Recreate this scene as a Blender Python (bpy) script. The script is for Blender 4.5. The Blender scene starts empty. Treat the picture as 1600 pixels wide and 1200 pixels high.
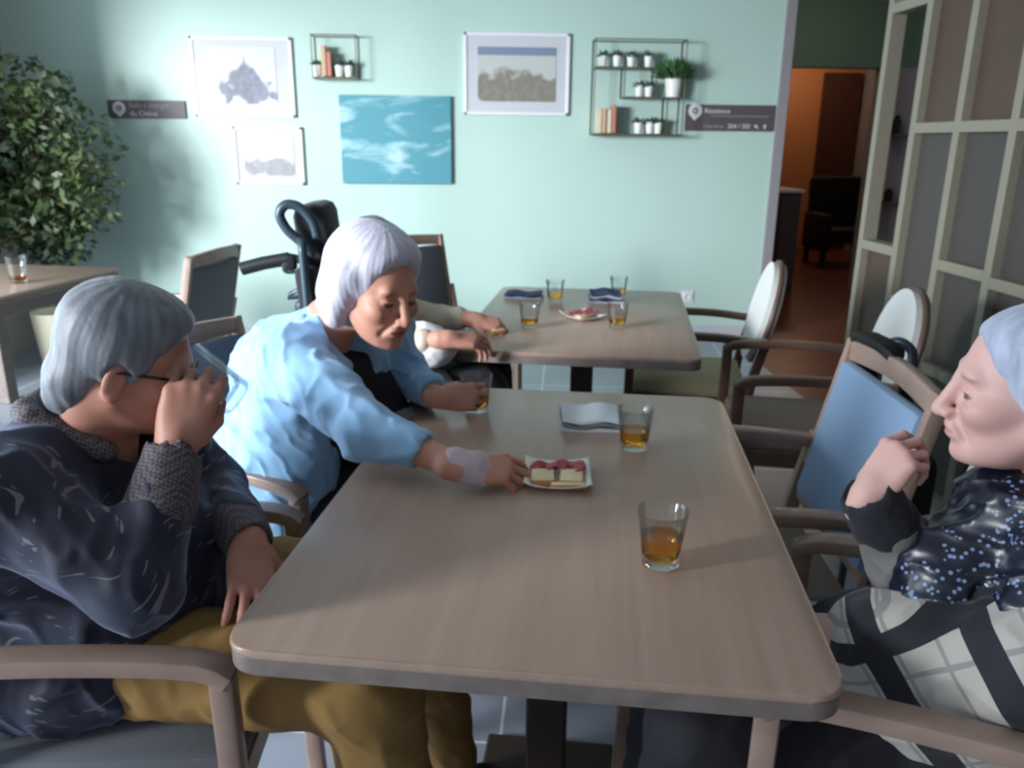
import bpy, bmesh, math, random
import numpy as np
from mathutils import Matrix, Vector, Euler
rnd = random.Random(7)
sc = bpy.context.scene
C = sc.collection
PI = math.pi
# ------------------------------------------------------------------ camera
FPX, PITCH, ROLL, YAW, CAMH = 1255.7, 0.2920, -0.0095, 0.0523, 1.3868
_cy, _sy, _cp, _sp = math.cos(YAW), math.sin(YAW), math.cos(PITCH), math.sin(PITCH)
_f = Vector((_sy * _cp, _cy * _cp, -_sp)); _r = Vector((_cy, -_sy, 0)); _d = _f.cross(_r)
CR = _r * math.cos(ROLL) + _d * math.sin(ROLL); CD = -_r * math.sin(ROLL) + _d * math.cos(ROLL); CF = _f
CAM = Vector((0, 0, CAMH))
cam = bpy.data.cameras.new('camera'); camo = bpy.data.objects.new('camera', cam); C.objects.link(camo)
cam.sensor_width = 36; cam.lens = FPX / 1600 * 36; cam.clip_start = .05
camo.matrix_world = Matrix(((CR.x, -CD.x, -CF.x, 0), (CR.y, -CD.y, -CF.y, 0), (CR.z, -CD.z, -CF.z, CAMH), (0, 0, 0, 1)))
cam.dof.use_dof = True; cam.dof.focus_distance = .55; cam.dof.aperture_fstop = (cam.lens / 1000) / .0022
sc.camera = camo
# ------------------------------------------------------------------ colour management, world, daylight
sc.view_settings.view_transform = 'Standard'; sc.view_settings.look = 'None'
sc.view_settings.exposure = 0.0; sc.view_settings.gamma = 1; sc.view_settings.use_curve_mapping = False
w = bpy.data.worlds.new('sky'); sc.world = w; w.use_nodes = True
w.node_tree.nodes['Background'].inputs[0].default_value = (.55, .74, 1, 1)
w.node_tree.nodes['Background'].inputs[1].default_value = 1.6
def area(name, loc, size, direction, power, col):
    l = bpy.data.lights.new(name, 'AREA'); l.shape = 'RECTANGLE'; l.size, l.size_y = size; l.energy = power; l.color = col
    o = bpy.data.objects.new(name, l); C.objects.link(o); o.location = loc
    o.rotation_euler = Vector(direction).to_track_quat('-Z', 'Y').to_euler(); return o
LX = -3.05                                   # inner face of the left wall
# daylight through the large left window, then weak fill through the added second opening
area('daylight', (LX - .35, 2.3, 1.35), (3.5, 2.1), (1, .12, -.04), 128, (.76, .89, 1))
area('daylight', (LX - .35, -1.7, 1.45), (2.2, 1.8), (1, .2, -.08), 9, (.78, .9, 1))  # fill light behind the camera, added with its window
# the brightest part of the sky, seen slantwise through the large window: it falls on the far wall and on backs turned to it
area('bright_sky', (-5.6, -1.0, 2.2), (1.7, 1.5), (5.0, 6.8, -1.0), 1230, (.93, .97, 1))
# ------------------------------------------------------------------ helpers: pixels to the place
def ray(px, py): return (CR * ((px - 800) / FPX) + CD * ((py - 600) / FPX) + CF)
def PY(px, py, Y): d = ray(px, py); return CAM + d * (Y / d.y)
def PZ(px, py, z): d = ray(px, py); return CAM + d * ((z - CAMH) / d.z)
# ------------------------------------------------------------------ materials
def lin(c): return tuple((v / 255 / 12.92 if v / 255 <= .04045 else ((v / 255 + .055) / 1.055) ** 2.4) for v in c)
MATS = {}
def mat(name, col, rough=.6, metal=0, spec=.5, trans=0, ior=1.45, sheen=0, bump=None, var=None, coat=0, emit=None):
    """var=(scale vec, amount, colour2) mixes a second pigment by noise; bump=(scale, strength)"""
    if name in MATS: return MATS[name]
    m = bpy.data.materials.new(name); m.use_nodes = True; nt = m.node_tree; b = nt.nodes['Principled BSDF']; MATS[name] = m
    b.inputs['Base Color'].default_value = (*col, 1); b.inputs['Roughness'].default_value = rough; b.inputs['Metallic'].default_value = metal
    b.inputs['Specular IOR Level'].default_value = spec; b.inputs['Transmission Weight'].default_value = trans; b.inputs['IOR'].default_value = ior
    b.inputs['Sheen Weight'].default_value = sheen; b.inputs['Coat Weight'].default_value = coat
    if emit: b.inputs['Emission Color'].default_value = (*emit[0], 1); b.inputs['Emission Strength'].default_value = emit[1]
    tc = nt.nodes.new('ShaderNodeTexCoord')
    if var:
        mp = nt.nodes.new('ShaderNodeMapping'); mp.inputs['Scale'].default_value = var[0]; nt.links.new(tc.outputs['Object'], mp.inputs['Vector'])
        n = nt.nodes.new('ShaderNodeTexNoise'); n.inputs['Scale'].default_value = 1; n.inputs['Detail'].default_value = 5; nt.links.new(mp.outputs[0], n.inputs['Vector'])
        cr = nt.nodes.new('ShaderNodeValToRGB'); nt.links.new(n.outputs['Fac'], cr.inputs[0])
        cr.color_ramp.elements[0].position = .5 - var[1]; cr.color_ramp.elements[0].color = (*col, 1)
        cr.color_ramp.elements[1].position = .5 + var[1]; cr.color_ramp.elements[1].color = (*var[2], 1)
        nt.links.new(cr.outputs[0], b.inputs['Base Color'])
    if bump:
        n = nt.nodes.new('ShaderNodeTexNoise'); n.inputs['Scale'].default_value = bump[0]; n.inputs['Detail'].default_value = 3; nt.links.new(tc.outputs['Object'], n.inputs['Vector'])
        bp = nt.nodes.new('ShaderNodeBump'); bp.inputs['Strength'].default_value = bump[1]; bp.inputs['Distance'].default_value = .002
        nt.links.new(n.outputs['Fac'], bp.inputs['Height']); nt.links.new(bp.outputs[0], b.inputs['Normal'])
    return m
class NG:                                   # small node helper
    def __init__(s, m): s.nt = m.node_tree; s.b = s.nt.nodes['Principled BSDF']; s.tc = s.nt.nodes.new('ShaderNodeTexCoord')
    def n(s, t, **k):
        x = s.nt.nodes.new('ShaderNode' + t)
        for a, v in k.items():
            if a.startswith('i_'):
                x.inputs[a[2:].replace('_', ' ')].default_value = v
            else: setattr(x, a, v)
        return x
    def l(s, a, b): s.nt.links.new(a, b)
    def math(s, op, a, b=None, c=None):
        x = s.nt.nodes.new('ShaderNodeMath'); x.operation = op
        for i, v in enumerate((a, b, c)):
            if v is None: continue
            if isinstance(v, (int, float)): x.inputs[i].default_value = v
            else: s.l(v, x.inputs[i])
        return x.outputs[0]
    def mix(s, fac, c1, c2):
        x = s.nt.nodes.new('ShaderNodeMix'); x.data_type = 'RGBA'
        for i, v in ((0, fac), (6, c1), (7, c2)):
            if isinstance(v, (int, float)): x.inputs[i].default_value = v
            elif isinstance(v, tuple): x.inputs[i].default_value = (*v, 1)
            else: s.l(v, x.inputs[i])
        return x.outputs[2]
WALLC = lin((188, 214, 205))
mat('mint_paint', WALLC, .42, spec=.35, bump=(160, .15), var=((3, 3, 3), .3, tuple(v * .985 for v in WALLC)))
mat('beige_paint', lin((178, 168, 160)), .7); mat('grey_paint', lin((150, 146, 150)), .6)
mat('ceiling_paint', lin((215, 215, 210)), .85); mat('skirting', lin((196, 196, 206)), .4)
mat('dark_green_paint', lin((96, 126, 110)), .6)
mat('orange_paint', lin((196, 132, 88)), .6); mat('brown_door', lin((84, 50, 38)), .5, var=((40, 40, 2), .3, lin((66, 40, 30))))
WOOD1, WOOD2 = lin((174, 150, 134)), lin((160, 136, 120))
mat('table_oak', WOOD1, .30, spec=.5, var=((50, 2.2, 50), .3, WOOD2), bump=(60, .05))
mat('table_edge', lin((128, 118, 112)), .5, var=((30, 2, 30), .2, lin((112, 102, 98))))
mat('column_dark', lin((62, 52, 46)), .5)
mat('frame_beech', lin((154, 132, 120)), .4, var=((16, 16, 16), .25, lin((136, 114, 102))), coat=.1)
mat('frame_walnut', lin((96, 72, 62)), .4, var=((16, 16, 16), .25, lin((78, 58, 50))))
mat('uph_grey', lin((96, 100, 108)), .85, sheen=.1, bump=(420, .2)); mat('uph_blue', lin((120, 146, 176)), .7, sheen=.1, bump=(420, .2))
mat('uph_slate', lin((86, 100, 122)), .8, sheen=.1, bump=(420, .2))
mat('uph_white', lin((206, 208, 206)), .7, bump=(400, .15)); mat('uph_cream', lin((172, 162, 132)), .7, bump=(400, .15)); mat('uph_taupe', lin((132, 120, 108)), .8, bump=(400, .2))
mat('black_plastic', lin((24, 27, 32)), .45); mat('black_fabric', lin((26, 28, 36)), .85, sheen=.1, bump=(300, .2)); mat('dark_tube', lin((52, 66, 76)), .35, metal=.3)
mat('steel', (.6, .62, .65), .25, metal=1)
mat('white_lacquer', lin((232, 232, 236)), .35); mat('matboard', lin((204, 206, 212)), .8); mat('off_white', lin((222, 218, 212)), .55)
mat('juice', (.95, .42, .05), .0, trans=1, ior=1.33)
mat('brass', lin((112, 112, 92)), .45, metal=.5); mat('pot_white', lin((236, 236, 232)), .4); mat('leaf', lin((52, 92, 58)), .6, var=((30, 30, 30), .3, lin((84, 122, 66))))
mat('leaf_tree', lin((34, 52, 42)), .5, var=((2.2, 2.2, 2.2), .16, lin((88, 106, 62)))); mat('succulent', lin((66, 92, 80)), .6)
mat('bark', lin((96, 78, 60)), .8); mat('terracotta', lin((196, 146, 112)), .7); mat('cream_ceramic', lin((236, 228, 200)), .45)
mat('book_tan', lin((206, 172, 140)), .7); mat('book_red', lin((196, 128, 112)), .7); mat('book_cream', lin((220, 208, 182)), .7)
mat('sign_grey', lin((92, 84, 88)), .5); mat('sign_white', lin((212, 214, 218)), .5); mat('sign_soft', lin((160, 160, 166)), .5)
mat('divider_edge', lin((128, 124, 110)), .5); mat('divider_panel', lin((80, 64, 54)), .55, var=((3, 3, 2), .3, lin((68, 54, 46)))); mat('divider_slate', lin((68, 64, 61)), .6)
mat('black_matte', lin((18, 17, 18)), .7); mat('counter_dark', lin((82, 70, 72)), .5)
mat('bread', lin((240, 222, 186)), .8, bump=(200, .4), var=((60, 60, 60), .2, lin((228, 204, 160)))); mat('crust', lin((196, 138, 84)), .7)
mat('ham', lin((190, 92, 96)), .4, var=((60, 60, 60), .2, lin((160, 66, 74)))); mat('plate_paper', lin((240, 238, 230)), .5)
mat('napkin_white', lin((206, 212, 220)), .85); mat('napkin_grey', lin((120, 128, 128)), .85); mat('napkin_blue', lin((72, 84, 120)), .85)
mat('hair_silver', lin((204, 202, 220)), .55, sheen=.3, var=((60, 60, 14), .25, lin((176, 174, 192))))
mat('hair_grey', lin((128, 134, 142)), .5, sheen=.2, var=((70, 70, 14), .25, lin((92, 98, 106))))
mat('hair_blue_grey', lin((176, 184, 204)), .55, sheen=.3, var=((50, 50, 14), .25, lin((142, 150, 172))))
mat('hair_dark', lin((60, 52, 52)), .6)
mat('eye', lin((60, 52, 48)), .2); mat('spectacle_frame', lin((46, 36, 34)), .3)
mat('lens_glass', (1, 1, 1), .02, trans=1, ior=1.2)
mat('jacket_blue', lin((142, 186, 224)), .75, sheen=.25, bump=(350, .15)); mat('black_top', lin((24, 25, 32)), .8); mat('trouser_dark', lin((34, 36, 46)), .85)
mat('trouser_mustard', lin((144, 112, 60)), .85, bump=(250, .2), var=((8, 8, 8), .3, lin((128, 98, 54))))
mat('bib_white', lin((220, 216, 218)), .8, bump=(90, .6)); mat('cardigan_beige', lin((196, 184, 166)), .9, bump=(120, .8)); mat('skirt_grey', lin((132, 140, 152)), .8)
mat('bandage', lin((206, 190, 196)), .8, bump=(180, .5), var=((60, 60, 60), .25, lin((186, 166, 174)))); mat('shoe_black', lin((20, 20, 22)), .5)
mat('sleeve_grey', lin((112, 110, 108)), .85, bump=(200, .4))
def glazing(name, refl=.05):
    m = bpy.data.materials.new(name); m.use_nodes = True; nt = m.node_tree; nt.nodes.clear(); MATS[name] = m
    o = nt.nodes.new('ShaderNodeOutputMaterial'); t = nt.nodes.new('ShaderNodeBsdfTransparent'); g = nt.nodes.new('ShaderNodeBsdfGlossy'); g.inputs['Roughness'].default_value = .02
    f = nt.nodes.new('ShaderNodeValue'); f.outputs[0].default_value = refl; mx = nt.nodes.new('ShaderNodeMixShader')
    nt.links.new(f.outputs[0], mx.inputs[0]); nt.links.new(t.outputs[0], mx.inputs[1]); nt.links.new(g.outputs[0], mx.inputs[2]); nt.links.new(mx.outputs[0], o.inputs[0])
glazing('pane'); glazing('picture_glass', .016)
def thin_glass(name):
    m = bpy.data.materials.new(name); m.use_nodes = True; nt = m.node_tree; nt.nodes.clear(); MATS[name] = m
    o = nt.nodes.new('ShaderNodeOutputMaterial'); t = nt.nodes.new('ShaderNodeBsdfTransparent'); t.inputs[0].default_value = (.97, .98, .98, 1); g = nt.nodes.new('ShaderNodeBsdfGlossy'); g.inputs['Roughness'].default_value = .03
    f = nt.nodes.new('ShaderNodeLayerWeight'); f.inputs[0].default_value = .25; mx = nt.nodes.new('ShaderNodeMixShader'); k = nt.nodes.new('ShaderNodeMath'); k.operation = 'MULTIPLY_ADD'; k.inputs[1].default_value = .55; k.inputs[2].default_value = .03
    nt.links.new(f.outputs['Fresnel'], k.inputs[0]); nt.links.new(k.outputs[0], mx.inputs[0]); nt.links.new(t.outputs[0], mx.inputs[1]); nt.links.new(g.outputs[0], mx.inputs[2]); nt.links.new(mx.outputs[0], o.inputs[0])
thin_glass('glass')
def skin_mat(name, col, lip):
    m = mat(name, col, .5, spec=.4); b = m.node_tree.nodes['Principled BSDF']; g = NG(m)
    a = g.n('Attribute', attribute_name='tint'); dk = g.n('Attribute', attribute_name='lash'); n = g.n('TexNoise', i_Scale=26, i_Detail=4); g.l(g.tc.outputs['Object'], n.inputs['Vector'])
    r = g.math('MULTIPLY', n.outputs['Fac'], .55)
    c1 = g.mix(r, col, tuple((col[0] * .9, col[1] * .72, col[2] * .7))); c2 = g.mix(a.outputs['Fac'], c1, lip); c2 = g.mix(dk.outputs['Fac'], c2, lin((58, 44, 42))); g.l(c2, b.inputs['Base Color'])
    b.inputs['Subsurface Weight'].default_value = .08; b.inputs['Subsurface Radius'].default_value = (.02, .008, .004); b.inputs['Subsurface Scale'].default_value = .4
    return m
skin_mat('skin_man', lin((186, 136, 118)), lin((140, 84, 80))); skin_mat('skin_blue_lady', lin((198, 148, 128)), lin((150, 84, 80)))
skin_mat('skin_right_lady', lin((206, 168, 160)), lin((180, 120, 118))); skin_mat('skin_wheelchair', lin((190, 140, 122)), lin((150, 90, 86)))
def strokes_mat():
    m = mat('shirt_strokes', lin((26, 27, 40)), .55, sheen=.35, spec=.45); g = NG(m); g.b.inputs['Sheen Tint'].default_value = (.6, .7, 1, 1)
    n0 = g.n('TexNoise', i_Scale=5.0, i_Detail=1.0); g.l(g.tc.outputs['Object'], n0.inputs['Vector']); a0 = g.n('VectorMath', operation='MULTIPLY_ADD'); a0.inputs[1].default_value = (.22, .22, .34); g.l(n0.outputs['Color'], a0.inputs[0]); g.l(g.tc.outputs['Object'], a0.inputs[2])
    mp = g.n('Mapping'); mp.inputs['Rotation'].default_value = (0, .5, 0); mp.inputs['Scale'].default_value = (17, 17, 85); g.l(a0.outputs[0], mp.inputs[0])
    nz = g.n('TexNoise', i_Scale=1.2); g.l(mp.outputs[0], nz.inputs['Vector'])
    ad = g.n('VectorMath', operation='MULTIPLY_ADD'); ad.inputs[1].default_value = (1.1, 1.1, 1.6); g.l(nz.outputs['Color'], ad.inputs[0]); g.l(mp.outputs[0], ad.inputs[2])
    v = g.n('TexVoronoi', i_Scale=1.0); g.l(ad.outputs[0], v.inputs['Vector'])
    s = g.math('LESS_THAN', v.outputs['Distance'], .22); s2 = g.math('MULTIPLY', s, .7)
    c = g.mix(s2, lin((23, 25, 44)), lin((122, 116, 116))); g.l(c, g.b.inputs['Base Color'])
strokes_mat()
def check_mat():
    m = mat('cuff_check', lin((96, 88, 96)), .7); g = NG(m)
    mp = g.n('Mapping'); mp.inputs['Rotation'].default_value = (.3, .5, .2); mp.inputs['Scale'].default_value = (210, 210, 210); g.l(g.tc.outputs['Object'], mp.inputs[0])
    c = g.n('TexChecker', i_Scale=1.0); g.l(mp.outputs[0], c.inputs[0]); c.inputs[1].default_value = (*lin((104, 94, 98)), 1); c.inputs[2].default_value = (*lin((58, 54, 64)), 1)
    g.l(c.outputs[0], g.b.inputs['Base Color'])
check_mat()
def plaid_mat():
    m = mat('plaid', lin((200, 200, 198)), .75, sheen=.15); g = NG(m)
    mp = g.n('Mapping'); mp.inputs['Rotation'].default_value = (0, 0, .45); g.l(g.tc.outputs['Object'], mp.inputs[0])
    s = g.n('SeparateXYZ'); g.l(mp.outputs[0], s.inputs[0])
    def band(src, per, w, off):
        x = g.math('ADD', src, off); x = g.math('DIVIDE', x, per); x = g.math('FRACT', x); return g.math('LESS_THAN', x, w)
    u = g.math('ADD', g.math('MULTIPLY', s.outputs[0], .8), g.math('MULTIPLY', s.outputs[2], .62)); v = g.math('SUBTRACT', g.math('MULTIPLY', s.outputs[0], .62), g.math('MULTIPLY', s.outputs[2], .8))
    b1 = band(u, .135, .30, .045); b2 = band(v, .24, .12, .045)
    t1 = band(u, .055, .10, .01); t2 = band(v, .075, .08, .02)
    thin = g.math('MAXIMUM', t1, t2); big = g.math('MAXIMUM', b1, b2)
    c = g.mix(g.math('MULTIPLY', thin, .55), lin((172, 168, 160)), lin((96, 96, 102))); c = g.mix(big, c, lin((22, 23, 32))); g.l(c, g.b.inputs['Base Color'])
plaid_mat()
def scarf_mat():
    m = mat('scarf_sequin', lin((18, 22, 40)), .3, spec=.7); g = NG(m)
    v = g.n('TexVoronoi', i_Scale=105.0); g.l(g.tc.outputs['Object'], v.inputs['Vector'])
    s = g.math('LESS_THAN', v.outputs['Distance'], .30); n = g.n('TexNoise', i_Scale=9.0); g.l(g.tc.outputs['Object'], n.inputs['Vector']); h = g.math('GREATER_THAN', n.outputs['Fac'], .55)
    c = g.mix(g.math('MULTIPLY', s, g.math('MULTIPLY', h, .8)), lin((16, 20, 38)), lin((130, 152, 190))); g.l(c, g.b.inputs['Base Color'])
scarf_mat()
def tile_mat(name, c1, c2, size, rough):
    m = mat(name, c1, rough, spec=.5); g = NG(m)
    mp = g.n('Mapping'); mp.inputs['Location'].default_value = (.13, .2, 0); mp.inputs['Rotation'].default_value = (0, 0, .12); g.l(g.tc.outputs['Object'], mp.inputs[0])
    b = g.n('TexBrick', offset=0.0, i_Scale=1.0); b.inputs['Color1'].default_value = (*c1, 1); b.inputs['Color2'].default_value = (*tuple(x * .96 for x in c1), 1); b.inputs['Mortar'].default_value = (*c2, 1)
    b.inputs['Mortar Size'].default_value = .004; b.inputs['Brick Width'].default_value = size; b.inputs['Row Height'].default_value = size; g.l(mp.outputs[0], b.inputs['Vector'])
    g.l(b.outputs['Color'], g.b.inputs['Base Color'])
tile_mat('floor_tile', lin((150, 156, 168)), lin((215, 220, 228)), .6, .3)
mat('hall_floor', lin((122, 66, 46)), .35, var=((2, 22, 2), .3, lin((98, 52, 36))))
# printed pictures
def art(name, bg, dark, cx, cz, sx, sz, sc_=9, sky=None, wob=.55, taper=0):
    m = mat(name, bg, .5); g = NG(m); s = g.n('SeparateXYZ'); g.l(g.tc.outputs['Object'], s.inputs[0])
    x = g.math('DIVIDE', g.math('SUBTRACT', s.outputs[0], cx), g.math('MAXIMUM', g.math('SUBTRACT', sx, g.math('MULTIPLY', s.outputs[2], taper)), .02)); z = g.math('DIVIDE', g.math('SUBTRACT', s.outputs[2], cz), sz)
    d = g.math('SQRT', g.math('ADD', g.math('MULTIPLY', x, x), g.math('MULTIPLY', z, z)))
    n = g.n('TexNoise', i_Scale=float(sc_), i_Detail=6.0); g.l(g.tc.outputs['Object'], n.inputs['Vector'])
    e = g.math('ADD', d, g.math('MULTIPLY', g.math('SUBTRACT', n.outputs['Fac'], .5), wob * 4))
    r = g.n('ValToRGB'); r.color_ramp.elements[0].position = .75; r.color_ramp.elements[0].color = (*dark, 1); r.color_ramp.elements[1].position = 1.1; r.color_ramp.elements[1].color = (*bg, 1); g.l(e, r.inputs[0])
    n2 = g.n('TexNoise', i_Scale=26.0, i_Detail=5.0); g.l(g.tc.outputs['Object'], n2.inputs['Vector'])
    c = g.mix(g.math('MULTIPLY', n2.outputs['Fac'], .45), r.outputs[0], bg)
    if sky:
        f = g.math('MULTIPLY', g.math('GREATER_THAN', s.outputs[2], sky[0]), .9); c = g.mix(f, c, sky[1])
    g.l(c, g.b.inputs['Base Color'])
art('print_engraving', lin((208, 210, 222)), lin((84, 88, 104)), .02, -.03, .13, .15, 11, taper=.9)
art('print_coast', lin((196, 200, 196)), lin((118, 106, 92)), 0.04, -.10, .42, .13, 7, sky=(.12, lin((116, 134, 162))))
art('print_street', lin((214, 214, 216)), lin((140, 136, 142)), .02, -.07, .20, .07, 10)
def sea_mat():
    m = mat('painting_sea', lin((74, 156, 176)), .5); g = NG(m)
    mp = g.n('Mapping'); mp.inputs['Rotation'].default_value = (0, .22, 0); mp.inputs['Scale'].default_value = (2.6, 1, 8.5); g.l(g.tc.outputs['Object'], mp.inputs[0])
    n = g.n('TexNoise', i_Scale=1.0, i_Detail=5.0, i_Distortion=.6); g.l(mp.outputs[0], n.inputs['Vector'])
    r = g.n('ValToRGB'); r.color_ramp.elements[0].position = .5; r.color_ramp.elements[0].color = (*lin((84, 150, 164)), 1); r.color_ramp.elements[1].position = .68; r.color_ramp.elements[1].color = (*lin((178, 214, 222)), 1)
    g.l(n.outputs['Fac'], r.inputs[0]); g.l(r.outputs[0], g.b.inputs['Base Color'])
sea_mat()
# ------------------------------------------------------------------ mesh helpers
def link(name, me, m, parent=None, smooth=True):
    if isinstance(m, str): m = MATS[m]
    if m: me.materials.append(m)
    if smooth:
        me.polygons.foreach_set('use_smooth', [True] * len(me.polygons))
    o = bpy.data.objects.new(name, me); C.objects.link(o)
    if parent: o.parent = parent
    return o
def obj(name, bm, m, parent=None, smooth=False, origin=None):
    if origin is not None: bmesh.ops.translate(bm, verts=bm.verts, vec=-Vector(origin))
    me = bpy.data.meshes.new(name); bm.normal_update(); bm.to_mesh(me); bm.free()
    if smooth: 
        for p in me.polygons: p.use_smooth = True
        if smooth == 'auto': me.set_sharp_from_angle(angle=math.radians(40))
    o = link(name, me, m, parent, False)
    if origin is not None: o.location = origin
    return o
def thing(name, label, cat, loc=(0, 0, 0), rz=0, group=None):
    o = bpy.data.objects.new(name, None); C.objects.link(o); o.location = loc; o.rotation_euler = (0, 0, rz); o.empty_display_size = .1
    return tag(o, label, cat, group)
def tag(o, label, cat, group=None):
    o['label'] = label; o['category'] = cat
    if group: o['group'] = group
    return o
def struct(name, bm, m, parent=None, **k):
    o = obj(name, bm, m, parent, **k)
    if not parent: o['kind'] = 'structure'
    return o
def dup(root, loc, rz=0, label=None, group=None):
    r = root.copy(); C.objects.link(r); r.location = loc; r.rotation_euler = (0, 0, rz)
    if label: r['label'] = label
    if group: r['group'] = group
    for ch in list(root.children):
        c = ch.copy(); C.objects.link(c); c.parent = r
        for q in ch.children:
            d = q.copy(); C.objects.link(d); d.parent = c
    return r
def bx(bm, c, s, rot=None, bev=0, seg=2):
    M = Matrix.Translation(Vector(c)) @ (rot.to_4x4() if rot is not None else Matrix.Identity(4)) @ Matrix.Diagonal((*s, 1))
    r = bmesh.ops.create_cube(bm, size=1, matrix=M)
    if bev: bmesh.ops.bevel(bm, geom=list({e for v in r['verts'] for e in v.link_edges}), offset=bev, segments=seg, affect='EDGES', profile=.5)
    return bm
def box(c, s, rot=None, bev=0): return bx(bmesh.new(), c, s, rot, bev)
def box2(a, b, bev=0): a, b = Vector(a), Vector(b); return box((a + b) / 2, [abs(v) for v in (b - a)], None, bev)
def cr_pts(pts, n=8, closed=False):
    P = [Vector(p) for p in pts]; out = []; N = len(P)
    for i in range(N if closed else N - 1):
        g = (lambda j: P[j % N]) if closed else (lambda j: P[max(0, min(N - 1, j))])
        a, b, c, d = g(i - 1), g(i), g(i + 1), g(i + 2)
        for k in range(n):
            t = k / n; out.append(.5 * ((2 * b) + (c - a) * t + (2 * a - 5 * b + 4 * c - d) * t * t + (3 * b - a - 3 * c + d) * t ** 3))
    if not closed: out.append(P[-1])
    return out
def tube(bm, pts, r, seg=10, closed=False, sq=None, up=Vector((0, 0, 1))):
    """round tube, or a rounded-rectangle section sq=(w,h) along pts"""
    pts = [Vector(p) for p in pts]; N = len(pts); rings = []; pn = None
    for i, p in enumerate(pts):
        t = (pts[(i + 1) % N] - pts[i - 1]) if closed else (pts[min(i + 1, N - 1)] - pts[max(i - 1, 0)]); t.normalize()
        if sq: n = up - t * up.dot(t)
        else: n = (pn - t * pn.dot(t)) if pn is not None else t.orthogonal()
        if n.length < 1e-5: n = t.orthogonal()
        n.normalize(); pn = n; b = t.cross(n)
        rr = r[i] if isinstance(r, (list, tuple)) else r; ring = []
        if sq:
            w, h = sq[0] / 2, sq[1] / 2; c = min(w, h) * .35
            for sx, sy, a0 in ((1, 1, 0), (-1, 1, 90), (-1, -1, 180), (1, -1, 270)):
                for da in (0, 45, 90):
                    a = math.radians(a0 + da); ring.append(bm.verts.new(p + b * (sx * (w - c) + c * math.cos(a)) + n * (sy * (h - c) + c * math.sin(a))))
        else:
            for k in range(seg):
                a = 2 * PI * k / seg; ring.append(bm.verts.new(p + (n * math.cos(a) + b * math.sin(a)) * rr))
        rings.append(ring)
    for i in range(N if closed else N - 1):
        A, B = rings[i], rings[(i + 1) % N]; n = len(A); off = 0
        if closed and i == N - 1 and not sq: off = min(range(n), key=lambda o: sum((A[k].co - B[(k + o) % n].co).length for k in range(n)))
        for k in range(n): bm.faces.new((A[k], A[(k + 1) % n], B[(k + 1 + off) % n], B[(k + off) % n]))
    if not closed: bm.faces.new(list(reversed(rings[0]))); bm.faces.new(rings[-1])
    return bm
def lathe(bm, prof, seg=32, c=(0, 0, 0)):
    rings = []; c = Vector(c)
    for r, z in prof:
        if r < 1e-6: rings.append([bm.verts.new(c + Vector((0, 0, z)))])
        else: rings.append([bm.verts.new(c + Vector((r * math.cos(2 * PI * k / seg), r * math.sin(2 * PI * k / seg), z))) for k in range(seg)])
    for A, B in zip(rings, rings[1:]):
        for k in range(seg):
            k2 = (k + 1) % seg
            if len(A) == 1 and len(B) == 1: continue
            if len(A) == 1: bm.faces.new((A[0], B[k2], B[k]))
            elif len(B) == 1: bm.faces.new((A[k], A[k2], B[0]))
            else: bm.faces.new((A[k], A[k2], B[k2], B[k]))
    return bm
def prism(bm, pts, thick, M=None, bev=0):
    """polygon pts (u,v) in the local XY plane, extruded by thick along +Z, then M"""
    M = M or Matrix.Identity(4)
    a = [bm.verts.new(M @ Vector((x, y, 0))) for x, y in pts]; b = [bm.verts.new(M @ Vector((x, y, thick))) for x, y in pts]
    f = [bm.faces.new(list(reversed(a))), bm.faces.new(b)]; n = len(pts)
    for k in range(n): f.append(bm.faces.new((a[k], a[(k + 1) % n], b[(k + 1) % n], b[k])))
    if bev:
        es = list({e for ff in f[:2] for e in ff.edges}); bmesh.ops.bevel(bm, geom=es, offset=bev, segments=3, affect='EDGES', profile=.5)
    return bm
def rrect(w, h, r, n=6):
    out = []
    for sx, sy, a0 in ((1, 1, 0), (-1, 1, 90), (-1, -1, 180), (1, -1, 270)):
        for k in range(n + 1):
            a = math.radians(a0 + 90 * k / n); out.append((sx * (w / 2 - r) + r * math.cos(a), sy * (h / 2 - r) + r * math.sin(a)))
    return out
# ------------------------------------------------------------------ signed-distance modelling (bodies, clothes, hair): one closed surface per call
def A3(v): return np.array(v, dtype=np.float32)
def rc(a, b, ra, rb=None, k=.02, sub=False): return dict(t='rc', a=A3(a), b=A3(b), ra=ra, rb=ra if rb is None else rb, k=k, sub=sub)
def el(c, r, R=None, k=.02, sub=False): return dict(t='el', c=A3(c), r=A3(r), R=None if R is None else np.array(R, dtype=np.float32), k=k, sub=sub)
def pl(c, n, k=.004): return dict(t='pl', c=A3(c), n=A3(n) / np.linalg.norm(n), k=k, sub=True)   # cuts away the side n points to
def xf(prims, M):
    M = np.array(M, dtype=np.float32); R = M[:3, :3]; s = float(np.cbrt(np.linalg.det(R))); Q = R / s; out = []
    for p in prims:
        q = dict(p); f = lambda v: R @ v + M[:3, 3]
        if p['t'] == 'rc': q['a'], q['b'] = f(p['a']), f(p['b']); q['ra'] = p['ra'] * s; q['rb'] = p['rb'] * s
        elif p['t'] == 'el': q['c'] = f(p['c']); q['r'] = p['r'] * s; q['R'] = Q if p['R'] is None else Q @ p['R']
        else: q['c'] = f(p['c']); q['n'] = Q @ p['n']
        q['k'] = p['k'] * s; out.append(q)
    return out
def ext(p):
    if p['t'] == 'rc': m = max(p['ra'], p['rb']); return np.minimum(p['a'], p['b']) - m, np.maximum(p['a'], p['b']) + m
    m = float(p['r'].max())
    if p['R'] is None: return p['c'] - p['r'], p['c'] + p['r']
    h = np.sqrt(((p['R'] * p['r']) ** 2).sum(1)); return p['c'] - h, p['c'] + h
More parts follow.
